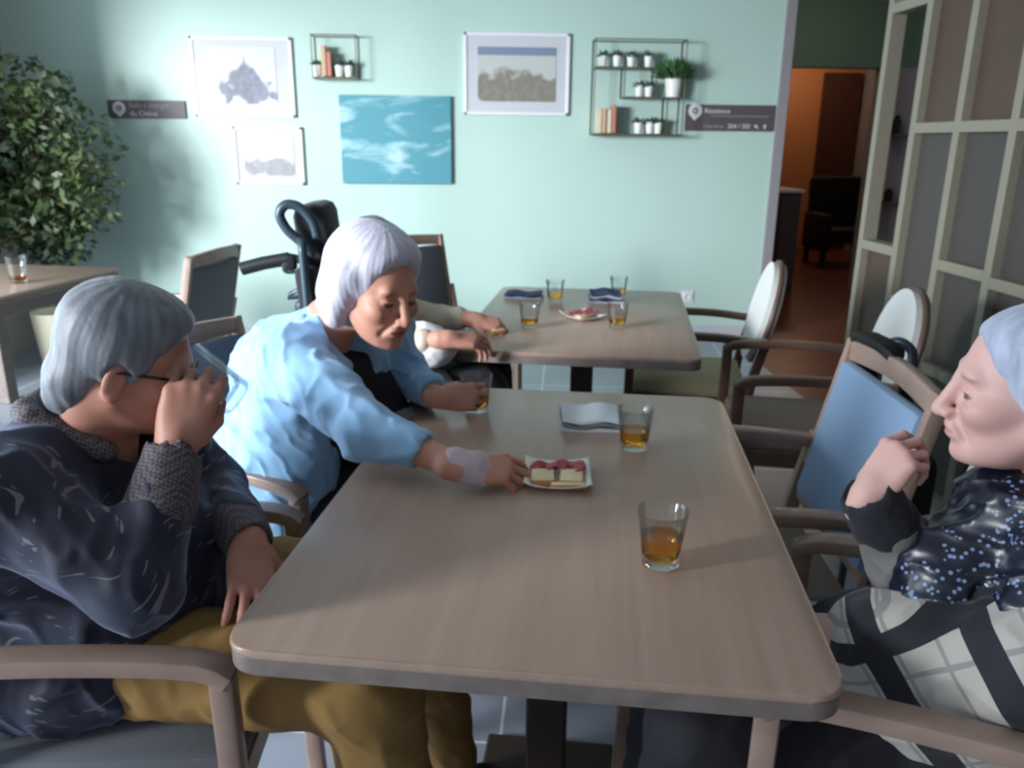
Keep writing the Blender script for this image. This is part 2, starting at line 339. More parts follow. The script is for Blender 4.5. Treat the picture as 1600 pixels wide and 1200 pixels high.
def sdf(name, prims, res, m, parent=None, disp=None, tint=None, dmax=.0):
    add = [p for p in prims if not p['sub']]
    lo = np.min([ext(p)[0] for p in add], 0) - .012 - dmax; hi = np.max([ext(p)[1] for p in add], 0) + .012 + dmax
    n = np.ceil((hi - lo) / res).astype(int) + 2
    ax = [lo[i] + res * np.arange(n[i], dtype=np.float32) for i in range(3)]
    D = np.full(n, .05, dtype=np.float32)
    for p in prims:
        if p['t'] == 'pl': a, b = lo, hi
        else: a, b = ext(p); g = p['k'] + .03 + dmax; a = a - g; b = b + g
        i0 = np.maximum(np.floor((a - lo) / res).astype(int), 0); i1 = np.minimum(np.ceil((b - lo) / res).astype(int) + 1, n)
        if (i1 <= i0).any(): continue
        sl = tuple(slice(i0[j], i1[j]) for j in range(3))
        X, Y, Z = (ax[0][sl[0]][:, None, None], ax[1][sl[1]][None, :, None], ax[2][sl[2]][None, None, :])
        if p['t'] == 'rc':
            ba = p['b'] - p['a']; L = float(ba @ ba) + 1e-9; x, y, z = X - p['a'][0], Y - p['a'][1], Z - p['a'][2]
            t = np.clip((x * ba[0] + y * ba[1] + z * ba[2]) / L, 0, 1)
            d = np.sqrt((x - t * ba[0]) ** 2 + (y - t * ba[1]) ** 2 + (z - t * ba[2]) ** 2) - (p['ra'] + (p['rb'] - p['ra']) * t)
        elif p['t'] == 'el':
            x, y, z = X - p['c'][0], Y - p['c'][1], Z - p['c'][2]
            if p['R'] is not None:
                R = p['R']; x, y, z = (R[0, 0] * x + R[1, 0] * y + R[2, 0] * z, R[0, 1] * x + R[1, 1] * y + R[2, 1] * z, R[0, 2] * x + R[1, 2] * y + R[2, 2] * z)
            r = p['r']; k0 = np.sqrt((x / r[0]) ** 2 + (y / r[1]) ** 2 + (z / r[2]) ** 2); k1 = np.sqrt((x / r[0] ** 2) ** 2 + (y / r[1] ** 2) ** 2 + (z / r[2] ** 2) ** 2) + 1e-9
            d = k0 * (k0 - 1) / k1
        else: d = -((X - p['c'][0]) * p['n'][0] + (Y - p['c'][1]) * p['n'][1] + (Z - p['c'][2]) * p['n'][2])
        V = D[sl]; k = p['k']
        if p['sub']: d = -d; D[sl] = np.maximum(V, d) + k * .25 * np.maximum(1 - np.abs(V - d) / k, 0) ** 2
        else: D[sl] = np.minimum(V, d) - k * .25 * np.maximum(1 - np.abs(V - d) / k, 0) ** 2
    if disp is not None:
        band = np.abs(D) < (.02 + dmax); idx = np.nonzero(band)
        P = [ax[j][idx[j]] for j in range(3)]; D[idx] += disp(*P).astype(np.float32)
    for j in range(3):
        s0 = [slice(None)] * 3; s0[j] = 0; D[tuple(s0)] = .05; s0[j] = -1; D[tuple(s0)] = .05
    S = D < 0; A = None
    cor = [(i, j, k) for i in (0, 1) for j in (0, 1) for k in (0, 1)]
    g = lambda a, o: a[o[0]:a.shape[0] - 1 + o[0], o[1]:a.shape[1] - 1 + o[1], o[2]:a.shape[2] - 1 + o[2]]
    cnt = np.zeros([x - 1 for x in n], np.int8)
    for o in cor: cnt += g(S, o)
    mix = (cnt > 0) & (cnt < 8); ci = np.argwhere(mix); cid = np.full(mix.shape, -1, np.int32); cid[mix] = np.arange(len(ci))
    vals = {o: D[ci[:, 0] + o[0], ci[:, 1] + o[1], ci[:, 2] + o[2]] for o in cor}
    acc = np.zeros((len(ci), 3)); num = np.zeros(len(ci))
    for o in cor:
        for j in range(3):
            if o[j]: continue
            q = list(o); q[j] = 1; q = tuple(q); a, b = vals[o], vals[q]; c = (a < 0) != (b < 0); t = np.where(c, a / np.where(c, a - b, 1), 0)
            pt = np.array(o, float)[None, :] + np.eye(3)[j][None, :] * t[:, None]; acc[c] += pt[c]; num[c] += 1
    V = (ci + acc / num[:, None]) * res + lo
    F = []
    for j in range(3):
        a = S[tuple(slice(0, -1) if q == j else slice(None) for q in range(3))]; b = S[tuple(slice(1, None) if q == j else slice(None) for q in range(3))]
        e = np.argwhere(a != b); ins = a[tuple(e.T)]
        u, v = (j + 1) % 3, (j + 2) % 3
        ok = (e[:, u] > 0) & (e[:, v] > 0) & (e[:, u] < n[u] - 1) & (e[:, v] < n[v] - 1); e = e[ok]; ins = ins[ok]
        def cell(du, dv):
            c = e.copy(); c[:, u] -= du; c[:, v] -= dv; return cid[tuple(c.T)]
        q = np.stack([cell(1, 1), cell(0, 1), cell(0, 0), cell(1, 0)], 1); q[~ins] = q[~ins][:, ::-1]; F.append(q)
    F = np.concatenate(F); F = F[(F >= 0).all(1)]
    # drop crumbs that the folds or cuts left floating
    lab = np.arange(len(V)); ea = np.concatenate([F[:, 0], F[:, 1], F[:, 2], F[:, 3]]); eb = np.concatenate([F[:, 1], F[:, 2], F[:, 3], F[:, 0]])
    for _ in range(400):
        m_ = np.minimum(lab[ea], lab[eb]); l2_ = lab.copy(); np.minimum.at(l2_, ea, m_); np.minimum.at(l2_, eb, m_); l2_ = l2_[l2_]; l2_ = l2_[l2_]
        if (l2_ == lab).all(): break
        lab = l2_
    cn = np.bincount(lab, minlength=len(V)); good = cn[lab] > .06 * cn.max(); F = F[good[F[:, 0]]]; nw_ = np.cumsum(good) - 1; V = V[good]; F = nw_[F]
    me = bpy.data.meshes.new(name); me.vertices.add(len(V)); me.vertices.foreach_set('co', V.astype(np.float32).ravel())
    me.loops.add(F.size); me.loops.foreach_set('vertex_index', F.ravel().astype(np.int32)); me.polygons.add(len(F))
    me.polygons.foreach_set('loop_start', np.arange(0, F.size, 4, dtype=np.int32)); me.update(calc_edges=True); me.validate()
    if tint is not None:
        a, b = tint(V)
        me.attributes.new('tint', 'FLOAT', 'POINT').data.foreach_set('value', a.astype(np.float32)); me.attributes.new('lash', 'FLOAT', 'POINT').data.foreach_set('value', b.astype(np.float32))
    # one relax pass keeps the voxel steps out
    o = link(name, me, m, parent); md = o.modifiers.new('relax', 'SMOOTH'); md.factor = .5; md.iterations = 2
    return o
def wob(X, Y, Z, s, seed=0):
    r = np.random.RandomState(seed); out = 0; amp = 1
    for i in range(4):
        d = r.normal(size=(3, 3)); d /= np.linalg.norm(d, axis=1)[:, None]; ph = r.rand(3) * 6.28; f = s * (1.0 + .65 * i)
        w_ = 1.3 * np.sin(f * .6 * (X * d[1, 0] + Y * d[1, 1] + Z * d[1, 2]) + ph[1])
        out = out + amp * np.sin(f * (X * d[0, 0] + Y * d[0, 1] + Z * d[0, 2]) + ph[0] + w_); amp *= .62
    return out / 2.2
def folds(amp, s, seed):      # soft cloth folds
    def f(X, Y, Z):
        a = wob(X, Y, Z, s, seed); b = wob(X, Y, Z, s * 1.7, seed + 9)
        return amp * (.55 - np.clip(1 - np.abs(a) * 1.6, 0, 1) ** 1.5) * .8 + amp * (.3 - .5 * np.clip(1 - np.abs(b) * 2, 0, 1) ** 1.5) + amp * .2 * wob(X, Y, Z, s * 2.6, seed + 5)
    return f
def frame(fwd, up=(0, 0, 1)):
    x = Vector(fwd).normalized(); z = Vector(up); z = (z - x * z.dot(x)).normalized(); y = z.cross(x); return Matrix((x, y, z)).transposed()
def M4(c, R, s=1): return Matrix.Translation(Vector(c)) @ R.to_4x4() @ Matrix.Scale(s, 4)
# ================================================================== THE ROOM
WY = 5.8
def PXp(px, py, X): d = ray(px, py); return CAM + d * (X / d.x)
XE = PY(1213, 170, WY).x                       # where the back wall ends at the passage
CZ = 2.62
struct('wall_back', box2((LX - .2, WY, 0), (XE, WY + .16, CZ)), 'mint_paint')
struct('trim_1', box2((XE, WY - .015, 0), (XE + .075, WY + .175, CZ), .004), 'grey_paint')
struct('baseboard_back', box2((LX, WY - .014, 0), (XE, WY, .09), .003), 'skirting')
struct('floor', box2((LX - .2, -3.2, -.1), (1.9, WY + .16, 0)), 'floor_tile')
struct('floor_hall', box2((1.9, -3.2, -.1), (5.3, 11.2, 0)), 'hall_floor')
struct('ceiling', box2((LX - .2, -3.2, CZ), (5.3, 11.2, CZ + .1)), 'ceiling_paint')
struct('wall_front', box2((LX - .2, -3.3, 0), (5.3, -3.2, CZ)), 'beige_paint')
struct('wall_right', box2((5.2, -3.2, 0), (5.3, 11.2, CZ)), 'grey_paint')
# left wall: the large window, plus an unseen second window added for fill
wins = [(-.1, 4.0, .12, 2.3), (-2.8, -.6, .5, 2.3)]
bm = bmesh.new()
def wb(y0, y1, z0, z1): bx(bm, (LX - .1, (y0 + y1) / 2, (z0 + z1) / 2), (.2, y1 - y0, z1 - z0))
wb(4.0, WY, 0, CZ); wb(-.6, -.1, 0, CZ); wb(-3.2, -2.8, 0, CZ)
for y0, y1, z0, z1 in wins: wb(y0, y1, 0, z0); wb(y0, y1, z1, CZ)
struct('wall_left', bm, 'beige_paint')
for i, (y0, y1, z0, z1) in enumerate(wins):
    bm = bmesh.new(); n = 3 if i == 0 else 2; x = LX - .12
    for z in (z0 + .03, z1 - .03): bx(bm, (x, (y0 + y1) / 2, z), (.07, y1 - y0, .06), None, .004)
    for k in range(n + 1): bx(bm, (x, y0 + .03 + (y1 - y0 - .06) * k / n, (z0 + z1) / 2), (.068, .06, z1 - z0 - .02), None, .004)
    f = struct('window_%d' % (i + 1), bm, 'white_lacquer')
    for k in range(n):
        a = y0 + .03 + (y1 - y0 - .06) * k / n; b = y0 + .03 + (y1 - y0 - .06) * (k + 1) / n
        obj('pane', box2((x - .004, a + .03, z0 + .06), (x + .004, b - .03, z1 - .06)), 'pane', f)
# the passage behind the right end of the mint wall
HY = 7.6
struct('wall_hall_header', box2((XE - .2, HY, 2.06), (5.2, HY + .14, CZ)), 'dark_green_paint')
jx0, jx1 = PY(1362, 240, HY).x, PY(1389, 240, HY).x
struct('trim_2', box2((jx0, HY - .02, 0), (jx1, HY + .14, 2.06), .004), 'beige_paint')
struct('wall_hall_right', box2((jx1, HY, 0), (5.2, HY + .12, 2.06)), 'grey_paint')
struct('wall_hall_left', box2((XE - .2, WY + .16, 0), (XE - .06, 11.1, CZ)), 'beige_paint')
struct('wall_hall_end', box2((XE - .2, 11.1, 0), (5.2, 11.2, CZ)), 'orange_paint')
dx0 = PY(1283, 200, 11).x
bm = box2((dx0, 11.02, 0), (5.15, 11.098, 2.3)); struct('door_1', bm, 'brown_door')
l = bpy.data.lights.new('hall_lamp_light', 'POINT'); l.energy = 12; l.color = (1, .70, .48); l.shadow_soft_size = .1
# corridor lamp: a small ceiling fitting with its own light
hl = thing('ceiling_lamp', 'round frosted ceiling lamp in the passage beyond the doorway', 'lamp', (PY(1262, 200, 10.2).x, 10.2, CZ))
obj('base', lathe(bmesh.new(), [(0, 0), (.12, 0), (.12, -.02), (0, -.02)], 24), 'white_lacquer', hl)
obj('lamp_shade', lathe(bmesh.new(), [(.11, -.02), (.10, -.06), (.06, -.085), (0, -.095)], 24), mat('lamp_glow', (.9, .8, .7), .4, emit=((1, .7, .45), 4)), hl, smooth=True)
lo = bpy.data.objects.new('hall_lamp_light', l); C.objects.link(lo); lo.location = (hl.location.x, 10.2, CZ - .2)
hl_fill = dup(hl, (3.0, 6.6, CZ), 0, 'added unseen ceiling lamp that brightens the green header of the passage')
l_fill = bpy.data.lights.new('hall_lamp_light', 'POINT'); l_fill.energy = 5; l_fill.color = (1, .88, .76); l_fill.shadow_soft_size = .1  # added lamp out of view, only lifts the dark green header
lo = bpy.data.objects.new('hall_lamp_light', l_fill); C.objects.link(lo); lo.location = (3.0, 6.6, CZ - .2)
# ------------------------------------------------------------------ open lattice room divider standing along the passage
DX = 1.88
ys = [PXp(px, 205, DX).y for px in (1378, 1437, 1507, 1597)]
while ys[-1] > .6: ys.append(ys[-1] - .36)
zlow = PXp(1380, 394, DX).z; zmid = PXp(1475, 208, DX).z; ztop = PXp(1440, 12, DX).z; zcd = PXp(1515, 432, DX).z
div = thing('room_divider', 'tall lattice room divider with pale edges and brown panels beside the passage', 'room divider', (DX, ys[0], 0))
def dbox(y0, y1, z0, z1, x0=-.035, x1=.035): return box2((x0, y0 - ys[0], z0), (x1, y1 - ys[0], z1), .003)
bt = .042
for i, y in enumerate(ys): obj('post', dbox(y - bt / 2, y + bt / 2, 0, CZ - .02), 'divider_edge', div)
for i in range(len(ys) - 1):
    y1, y0 = ys[i] - bt / 2, ys[i + 1] + bt / 2
    if i == 0: zs = [.0, .45, zlow, ztop, CZ - .06]
    elif i == 1: zs = [.0, .72, zmid, CZ - .06]
    elif i % 2 == 0: zs = [.0, .5, zcd, zmid, CZ - .06]
    else: zs = [.0, .40, .9, zmid, CZ - .06]
    for z in zs: obj('shelf_rail', dbox(y0, y1, max(z, 0), max(z, 0) + bt), 'divider_edge', div)
    for a, b in zip(zs, zs[1:]):
        if i == 0 and a == zlow: continue
        obj('panel', dbox(y0, y1, a + bt, b, .0, .012), 'divider_slate' if (b <= zmid + .01 and i > 0) else 'divider_panel', div)
# ------------------------------------------------------------------ passage furniture
cb = thing('cabinet', 'low dark cabinet with a pale top behind the end of the mint wall', 'cabinet', (PY(1210, 300, 8.0).x, 8.0, 0))
obj('body', box2((-.25, -.3, 0), (.16, .3, .95), .005), 'counter_dark', cb); obj('top', box2((-.27, -.32, .95), (.18, .32, .98), .005), 'skirting', cb)
for s in (-1, 1): obj('door', box2((-.24 if s < 0 else -.04, -.318, .05), (-.05 if s < 0 else .15, -.3, .92), .003), 'counter_dark', cb)
bc = thing('armchair', 'black high-backed armchair in the dark passage', 'armchair', (PY(1312, 380, 9.6).x, 9.6, 0))
obj('backrest', box((0, .25, .72), (.66, .16, .62), Euler((-.12, 0, 0)).to_matrix(), .06), 'black_matte', bc, smooth='auto')
obj('seat', box((0, 0, .36), (.52, .56, .18), None, .05), 'black_matte', bc, smooth='auto')
for s in (-1, 1): obj('armrest', box((s * .31, -.02, .4), (.12, .6, .44), None, .04), 'black_matte', bc, smooth='auto')
for sx in (-1, 1):
    for sy in (-1, 1): obj('leg', box((sx * .3, sy * .24, .1), (.05, .05, .2)), 'black_matte', bc)
ws = thing('wall_shelf', 'narrow grey wall shelf with dark jars beyond the divider', 'shelf', PY(1415, 318, HY - .09))
obj('board', box((0, 0, 0), (.5, .16, .03), None, .003), 'counter_dark', ws)
ws2 = thing('wall_shelf', 'short dark wall shelf high beyond the divider opening', 'shelf', PY(1425, 212, HY - .09))
obj('board', box((0, 0, 0), (.42, .16, .03), None, .003), 'counter_dark', ws2)
for px, py, h, lab in ((1389, 300, .12, 'small dark jar on the lower shelf beyond the divider'), (1400, 200, .16, 'dark jar on the upper shelf beyond the divider')):
    base = (ws if py == 300 else ws2).location; p = PY(px, py, HY - .09)
    j = obj('jar', lathe(bmesh.new(), [(0, 0), (.035, 0), (.038, h * .7), (.022, h * .85), (.025, h), (0, h)], 20), 'black_matte', smooth='auto'); j.location = (p.x, HY - .09, base.z + .015); tag(j, lab, 'jar')
# ================================================================== TABLES
def table(cx, cy, ang, label, w_=.8, l_=1.2, h=.75, legs='column'):
    t = thing('dining_table', label, 'table', (cx, cy, 0), ang)
    top = obj('tabletop', prism(bmesh.new(), rrect(w_, l_, .045), .012, Matrix.Translation((0, 0, h - .012)), .004), 'table_oak', t, smooth='auto')
    obj('edge_band', prism(bmesh.new(), rrect(w_ - .002, l_ - .002, .045), .026, Matrix.Translation((0, 0, h - .0382)), .002), 'table_edge', t, smooth='auto')
    if legs == 'column':
        obj('column', box((0, 0, .37), (.085, .085, .66), None, .006), 'column_dark', t)
        obj('mounting_plate', box((0, 0, h - .044), (.4, .4, .012), None, .003), 'column_dark', t)
        obj('base_plate', box((0, 0, .008), (.30, .30, .016), None, .006), 'column_dark', t)
    else:
        obj('apron', box((0, 0, h - .075), (w_ - .16, l_ - .16, .07), None, .004), 'table_edge', t)
        for sx in (-1, 1):
            for sy in (-1, 1): obj('leg', box((sx * (w_ / 2 - .06), sy * (l_ / 2 - .06), (h - .04) / 2), (.075, .075, h - .04), None, .006), 'table_edge', t)
    return t
T1 = (.1584, 1.4515, -.1642); T2 = (.4323, 3.0221, -.1886)
t1 = table(*T1, 'large pale oak dining table in the foreground with rounded corners')
t2 = table(*T2, 'pale oak dining table in the middle, nearer the mint wall')
c3 = PZ(193, 422, .75)
t3 = table(c3.x - .55, c3.y - .43, -.20, 'pale oak table at the left edge by the leafy tree', .8, 1.2, .75, 'legs')
# ================================================================== CHAIRS
def chair(label, loc, rz, uph='uph_grey', wood='frame_beech', kind='square', seat='uph_taupe', arms=True, group=None):
    t = thing('dining_armchair' if arms else 'dining_chair', label, 'chair', (loc[0], loc[1], 0), rz, group)
    sw, rake = .235, .10
    # seat
    obj('seat', box((-.01, 0, .445), (.46, .45, .07), None, .025), seat, t, smooth='auto')
    bm = bmesh.new()
    for s in (-1, 1): bx(bm, (-.01, s * sw, .40), (.44, .024, .055), None, .004)
    for x in (-.225, .21): bx(bm, (x, 0, .40), (.024, 2 * sw, .055), None, .004)
    obj('seat_frame', bm, wood, t)
    bxx = lambda z: -.24 - rake * max(0, (z - .45)) / .45
    for s in (-1, 1):
        y = s * (sw + .012)
        if arms:      # front leg runs up to the arm
            obj('leg', tube(bmesh.new(), [(.235, y, 0), (.225, y, .3), (.222, y, .645)], 0, sq=(.034, .036), up=Vector((1, 0, 0))), wood, t, smooth='auto')
        else: obj('leg', tube(bmesh.new(), [(.235, y, 0), (.225, y, .43)], 0, sq=(.034, .036), up=Vector((1, 0, 0))), wood, t, smooth='auto')
        obj('leg', tube(bmesh.new(), cr_pts([(-.30, y, 0), (-.255, y, .25), (bxx(.45), y, .45), (bxx(.68), y, .68)], 5), 0, sq=(.03, .036), up=Vector((1, 0, 0))), wood, t, smooth='auto')
        if arms:
            obj('armrest', tube(bmesh.new(), cr_pts([(bxx(.66) - .01, y, .655), (-.12, y, .672), (.06, y, .672), (.19, y, .662), (.232, y, .640)], 5), 0, sq=(.046, .028)), wood, t, smooth='auto')
    if kind == 'square':
        R = Euler((0, -math.atan(rake / .45), 0)).to_matrix()
        bm = bmesh.new(); zc, x = .70, bxx(.70)
        for s in (-1, 1): tube(bm, [(bxx(.60), s * .225, .60), (bxx(.93), s * .225, .93)], 0, sq=(.026, .034), up=Vector((1, 0, 0)))
        tube(bm, cr_pts([(bxx(.905) , -.238, .905), (bxx(.905) - .018, 0, .915), (bxx(.905), .238, .905)], 6), 0, sq=(.05, .024), up=Vector((1, 0, 0)))
        tube(bm, [(bxx(.52), -.22, .52), (bxx(.52), .22, .52)], 0, sq=(.03, .02), up=Vector((1, 0, 0)))
        obj('back_frame', bm, wood, t, smooth='auto')
        obj('backrest', box((bxx(.71) + .004, 0, .705), (.045, .425, .36), R, .016), uph, t, smooth='auto')
    else:
        R = Euler((0, -math.atan(rake / .45), 0)).to_matrix().to_4x4(); N = 40
        ov = [(.205 * math.cos(2 * PI * k / N), .20 * math.sin(2 * PI * k / N)) for k in range(N)]
        B = Matrix.Translation((bxx(.73), 0, .735)) @ R @ Matrix(((0, 0, 1, 0), (1, 0, 0, 0), (0, 1, 0, 0), (0, 0, 0, 1)))
        obj('back_frame', tube(bmesh.new(), [B @ Vector((x * 1.02, y * 1.02, 0)) for x, y in ov], .011, 10, True), wood, t, smooth='auto')
        obj('backrest', prism(bmesh.new(), ov, .05, B @ Matrix.Translation((0, 0, -.02)), .014), uph, t, smooth='auto')
    return t
# the foreground group
chair('beech armchair holding the man in the dark patterned shirt, its arm in the foreground', (-.585, 1.26), 0, 'uph_slate', seat='uph_grey')
chair('beech armchair with slate back behind the woman in the light blue jacket', (-.485, 2.01), math.radians(-26), 'uph_slate', seat='uph_grey').scale = (1, 1, .955)
p = PZ(1388, 582, .91); chair('empty armchair with light blue back panel on the right of the foreground table', (p.x - .335, p.y + .03), math.radians(175), 'uph_blue', 'frame_beech')
chair('armchair holding the woman in the black and white plaid wrap, at the right edge', (.72, 1.04), math.radians(153), 'uph_blue', 'frame_beech', seat='uph_slate')
# oval backs by the passage
chair('armchair with white oval back at the far right side of the middle table', (.90, 3.24), math.radians(167), 'uph_white', 'frame_walnut', 'oval', 'uph_cream')
chair('armchair with white oval back between the middle table and the room divider', (1.13, 2.62), math.radians(167), 'uph_white', 'frame_walnut', 'oval', 'uph_taupe')
p = PZ(318, 395, .91); chair('grey-backed armchair standing alone near the left table', (p.x - .27, p.y - .02), math.radians(171), 'uph_grey', 'frame_beech')
p = PZ(668, 380, .91); chair('grey-backed chair behind the white-haired woman at the middle table, against the wall side', (p.x + .10, p.y - .20), math.radians(-50), 'uph_grey', 'frame_beech', arms=False)
# ================================================================== ON THE WALL
def wall_pts(corners, dep=0.0): return [PY(x, y, WY - dep) for x, y in corners]
def picture(label, x0, y0, x1, y1, artm, cat='picture', fr=.02, mat_=None, frame_m='white_lacquer', dep=.025):
    a, b = PY(x0, (y0 + y1) / 2, WY - dep), PY(x1, (y0 + y1) / 2, WY - dep); zt, zb = PY((x0 + x1) / 2, y0, WY - dep).z, PY((x0 + x1) / 2, y1, WY - dep).z
    w_, h = b.x - a.x, zt - zb; c = ((a.x + b.x) / 2, WY - dep / 2, (zt + zb) / 2)
    t = thing('framed_picture' if mat_ else 'canvas_painting', label, cat, c)
    if mat_:
        bm = bmesh.new()
        for s in (-1, 1): bx(bm, (s * (w_ - fr) / 2, 0, 0), (fr, dep, h), None, .003); bx(bm, (0, 0, s * (h - fr) / 2), (w_, dep, fr), None, .003)
        obj('frame', bm, frame_m, t)
        obj('mount', box((0, .002, 0), (w_ - fr, dep * .5, h - fr)), 'matboard', t)
        obj('print', box((mat_[2], -.0065, mat_[3]), (w_ * mat_[0], .003, h * mat_[1])), artm, t)
        obj('glazing', box((0, -.010, 0), (w_ - 2 * fr + .004, .002, h - 2 * fr + .004)), 'picture_glass', t)
    else: obj('canvas', box((0, 0, 0), (w_, dep, h), None, .004), artm, t)
    return t
picture('large white-framed engraving of a ragged grey ship shape, upper left of the wall', 300, 57, 458, 183, 'print_engraving', mat_=(.66, .70, 0, .01))
picture('small white-framed pale street print hanging below the engraving', 366, 198, 474, 289, 'print_street', mat_=(.72, .68, .0, .0), frame_m='off_white')
picture('unframed turquoise canvas of clouds and sea, in the middle of the wall', 532, 149, 705, 287, 'painting_sea', 'painting', dep=.035)
picture('white-framed brown and grey coast landscape print beside the tall wire shelf', 725, 51, 890, 180, 'print_coast', mat_=(.74, .66, 0, .0))
# wayfinding signs
def text(name, s, size, m, parent, loc, ex=.0008):
    cu = bpy.data.curves.new(name, 'FONT'); cu.body = s; cu.size = size; cu.extrude = ex; cu.align_x = 'LEFT'; cu.align_y = 'CENTER'
    o = bpy.data.objects.new(name, cu); C.objects.link(o); bpy.context.view_layer.update()
    me = bpy.data.meshes.new_from_object(o.evaluated_get(bpy.context.evaluated_depsgraph_get())); bpy.data.objects.remove(o)
    me.materials.clear(); o = link(name, me, m, parent, False); o.location = loc; o.rotation_euler = (PI / 2, 0, 0); return o
def pin(parent, x, z, r):
    pts = [(r * math.cos(a), r * math.sin(a)) for a in [math.radians(-30 + 240 * k / 24) for k in range(25)]] + [(0, -1.35 * r)]
    R = Matrix.Translation((x, -.0105, z)) @ Matrix.Rotation(PI / 2, 4, 'X')
    obj('pin_symbol', prism(bmesh.new(), pts, .002, R), 'sign_white', parent)
    q = [(r * .42 * math.cos(a), r * .42 * math.sin(a)) for a in [2 * PI * k / 20 for k in range(20)]]
    o = obj('pin_centre', prism(bmesh.new(), q, .003, R), 'sign_grey', parent)
    q = [(-r * .18, -r * .25), (r * .27, 0), (-r * .18, r * .25)]; obj('arrow_symbol', prism(bmesh.new(), q, .004, R), 'sign_white', parent)
def sign(label, x0, y0, x1, y1):
    a, b = PY(x0, (y0 + y1) / 2, WY), PY(x1, (y0 + y1) / 2, WY); zt, zb = PY((x0 + x1) / 2, y0, WY).z, PY((x0 + x1) / 2, y1, WY).z
    t = thing('wayfinding_sign', label, 'sign', ((a.x + b.x) / 2, WY - .006, (zt + zb) / 2)); w_, h = b.x - a.x, zt - zb
    obj('plate', box((0, -.003, 0), (w_, .014, h), None, .002), 'sign_grey', t); return t, w_, h
t, w_, h = sign('dark grey sign with white pin symbol and two short lines, left of the engraving', 170, 157, 291, 185)
pin(t, -w_ / 2 + .075, .006, .042); text('lettering', 'Salle à manger', .046, 'sign_soft', t, (-w_ / 2 + .14, -.0108, .024)); text('lettering', 'du Chêne', .046, 'sign_white', t, (-w_ / 2 + .14, -.0108, -.028))
t, w_, h = sign('wide dark grey sign with white pin symbol and room numbers, right of the shelf', 1070, 164, 1208, 205)
pin(t, -w_ / 2 + .065, .045, .048); text('lettering', 'Résidence', .044, 'sign_white', t, (-w_ / 2 + .13, -.0108, .045))
text('lettering', 'Chambres', .034, 'sign_soft', t, (-w_ / 2 + .13, -.0108, -.055)); text('lettering', '204 / 202', .042, 'sign_white', t, (-w_ / 2 + .30, -.0108, -.055))
obj('line', box((.07, -.0108, .012), (w_ * .66, .0015, .004)), 'sign_soft', t)
for k, a in enumerate((50, 0)):
    R = Matrix.Translation((w_ / 2 - .12 + k * .06, -.0105, -.055)) @ Matrix.Rotation(math.radians(-a), 4, 'Y') @ Matrix.Rotation(PI / 2, 4, 'X')
    obj('arrow_symbol', prism(bmesh.new(), [(-.004, -.018), (.004, -.018), (.004, 0), (.014, 0), (0, .018), (-.014, 0), (-.004, 0)], .002, R), 'sign_white', t)
# socket
p = PY(1074, 463, WY); t = thing('wall_socket', 'white round wall socket low on the mint wall', 'socket', (p.x, WY, p.z))
obj('plate', box((0, -.005, 0), (.085, .010, .085), None, .004), 'white_lacquer', t)
obj('socket_well', lathe(bmesh.new(), [(.028, 0), (.026, .006), (.020, .006), (.020, -.002), (0, -.002)], 24), 'off_white', t, smooth='auto').matrix_local = Matrix.Translation((0, -.010, 0)) @ Matrix.Rotation(PI / 2, 4, 'X')
# small plants
def pot_plant(label, p, h=.075, r=.03, leafm='succulent', n=26, lh=.06, spread=.035, group=None, lw=.012):
    t = thing('potted_plant', label, 'plant', p, 0, group)
    obj('pot', lathe(bmesh.new(), [(0, 0), (r * .75, 0), (r, h), (r * .9, h), (r * .82, h * .8), (0, h * .8)], 24), 'pot_white', t, smooth='auto')
    bm = bmesh.new(); R = random.Random(int(p[0] * 1000))
    for i in range(n):
        a = R.random() * 2 * PI; el_ = R.uniform(.1, 1.25); L = lh * R.uniform(.7, 1.1); d = Vector((math.cos(a) * math.cos(el_), math.sin(a) * math.cos(el_), math.sin(el_))); s = d.cross(Vector((0, 0, 1))).normalized() * lw; b = Vector((math.cos(a) * .4, math.sin(a) * .4, 0)) * spread * R.random() + Vector((0, 0, h * .8))
        n_ = s.cross(d).normalized() * lw * .25
        q = [bm.verts.new(v) for v in (b, b + d * L * .5 + s, b + d * L, b + d * L * .5 - s, b + d * L * .5 + n_, b + d * L * .5 - n_)]
        for f in ((0, 1, 4), (1, 2, 4), (2, 3, 4), (3, 0, 4), (1, 0, 5), (2, 1, 5), (3, 2, 5), (0, 3, 5)): bm.faces.new([q[k] for k in f])
    obj('foliage', bm, leafm, t); return t
def wire_shelf(label, x0, y0, x1, y1, dep, inner, boards):
    """front wires at WY-dep, back wires on the wall"""
    zt, zb = PY((x0 + x1) / 2, y0, WY - dep).z, PY((x0 + x1) / 2, y1, WY - dep).z; a, b = PY(x0, (y0 + y1) / 2, WY - dep).x, PY(x1, (y0 + y1) / 2, WY - dep).x
    t = thing('wire_shelf', label, 'shelf', ((a + b) / 2, WY - dep / 2, zb)); w_, h = b - a, zt - zb; bm = bmesh.new(); r = .0045
    for y in (-dep / 2 + r, dep / 2 - r): tube(bm, [(-w_ / 2, y, 0), (w_ / 2, y, 0), (w_ / 2, y, h), (-w_ / 2, y, h)], 0, closed=True, sq=(.009, .009), up=Vector((0, 1, 0)))
    for x in (-w_ / 2, w_ / 2):
        for z in (0, h): bx(bm, (x, 0, z), (.008, dep, .008))
    obj('frame', bm, 'brass', t)
    for x, z0, z1 in inner:
        bm = bmesh.new()
        for y in (-dep / 2 + r, dep / 2 - r): bx(bm, (-w_ / 2 + x * w_, y, (z0 + z1) / 2 * h), (.007, .007, (z1 - z0) * h))
        obj('upright', bm, 'brass', t)
    for u0, u1, z in boards: obj('board', box((-w_ / 2 + (u0 + u1) / 2 * w_, 0, z * h), ((u1 - u0) * w_, dep - .01, .010), None, .001), 'brass', t)
    return t, a, b, zb, zt, h
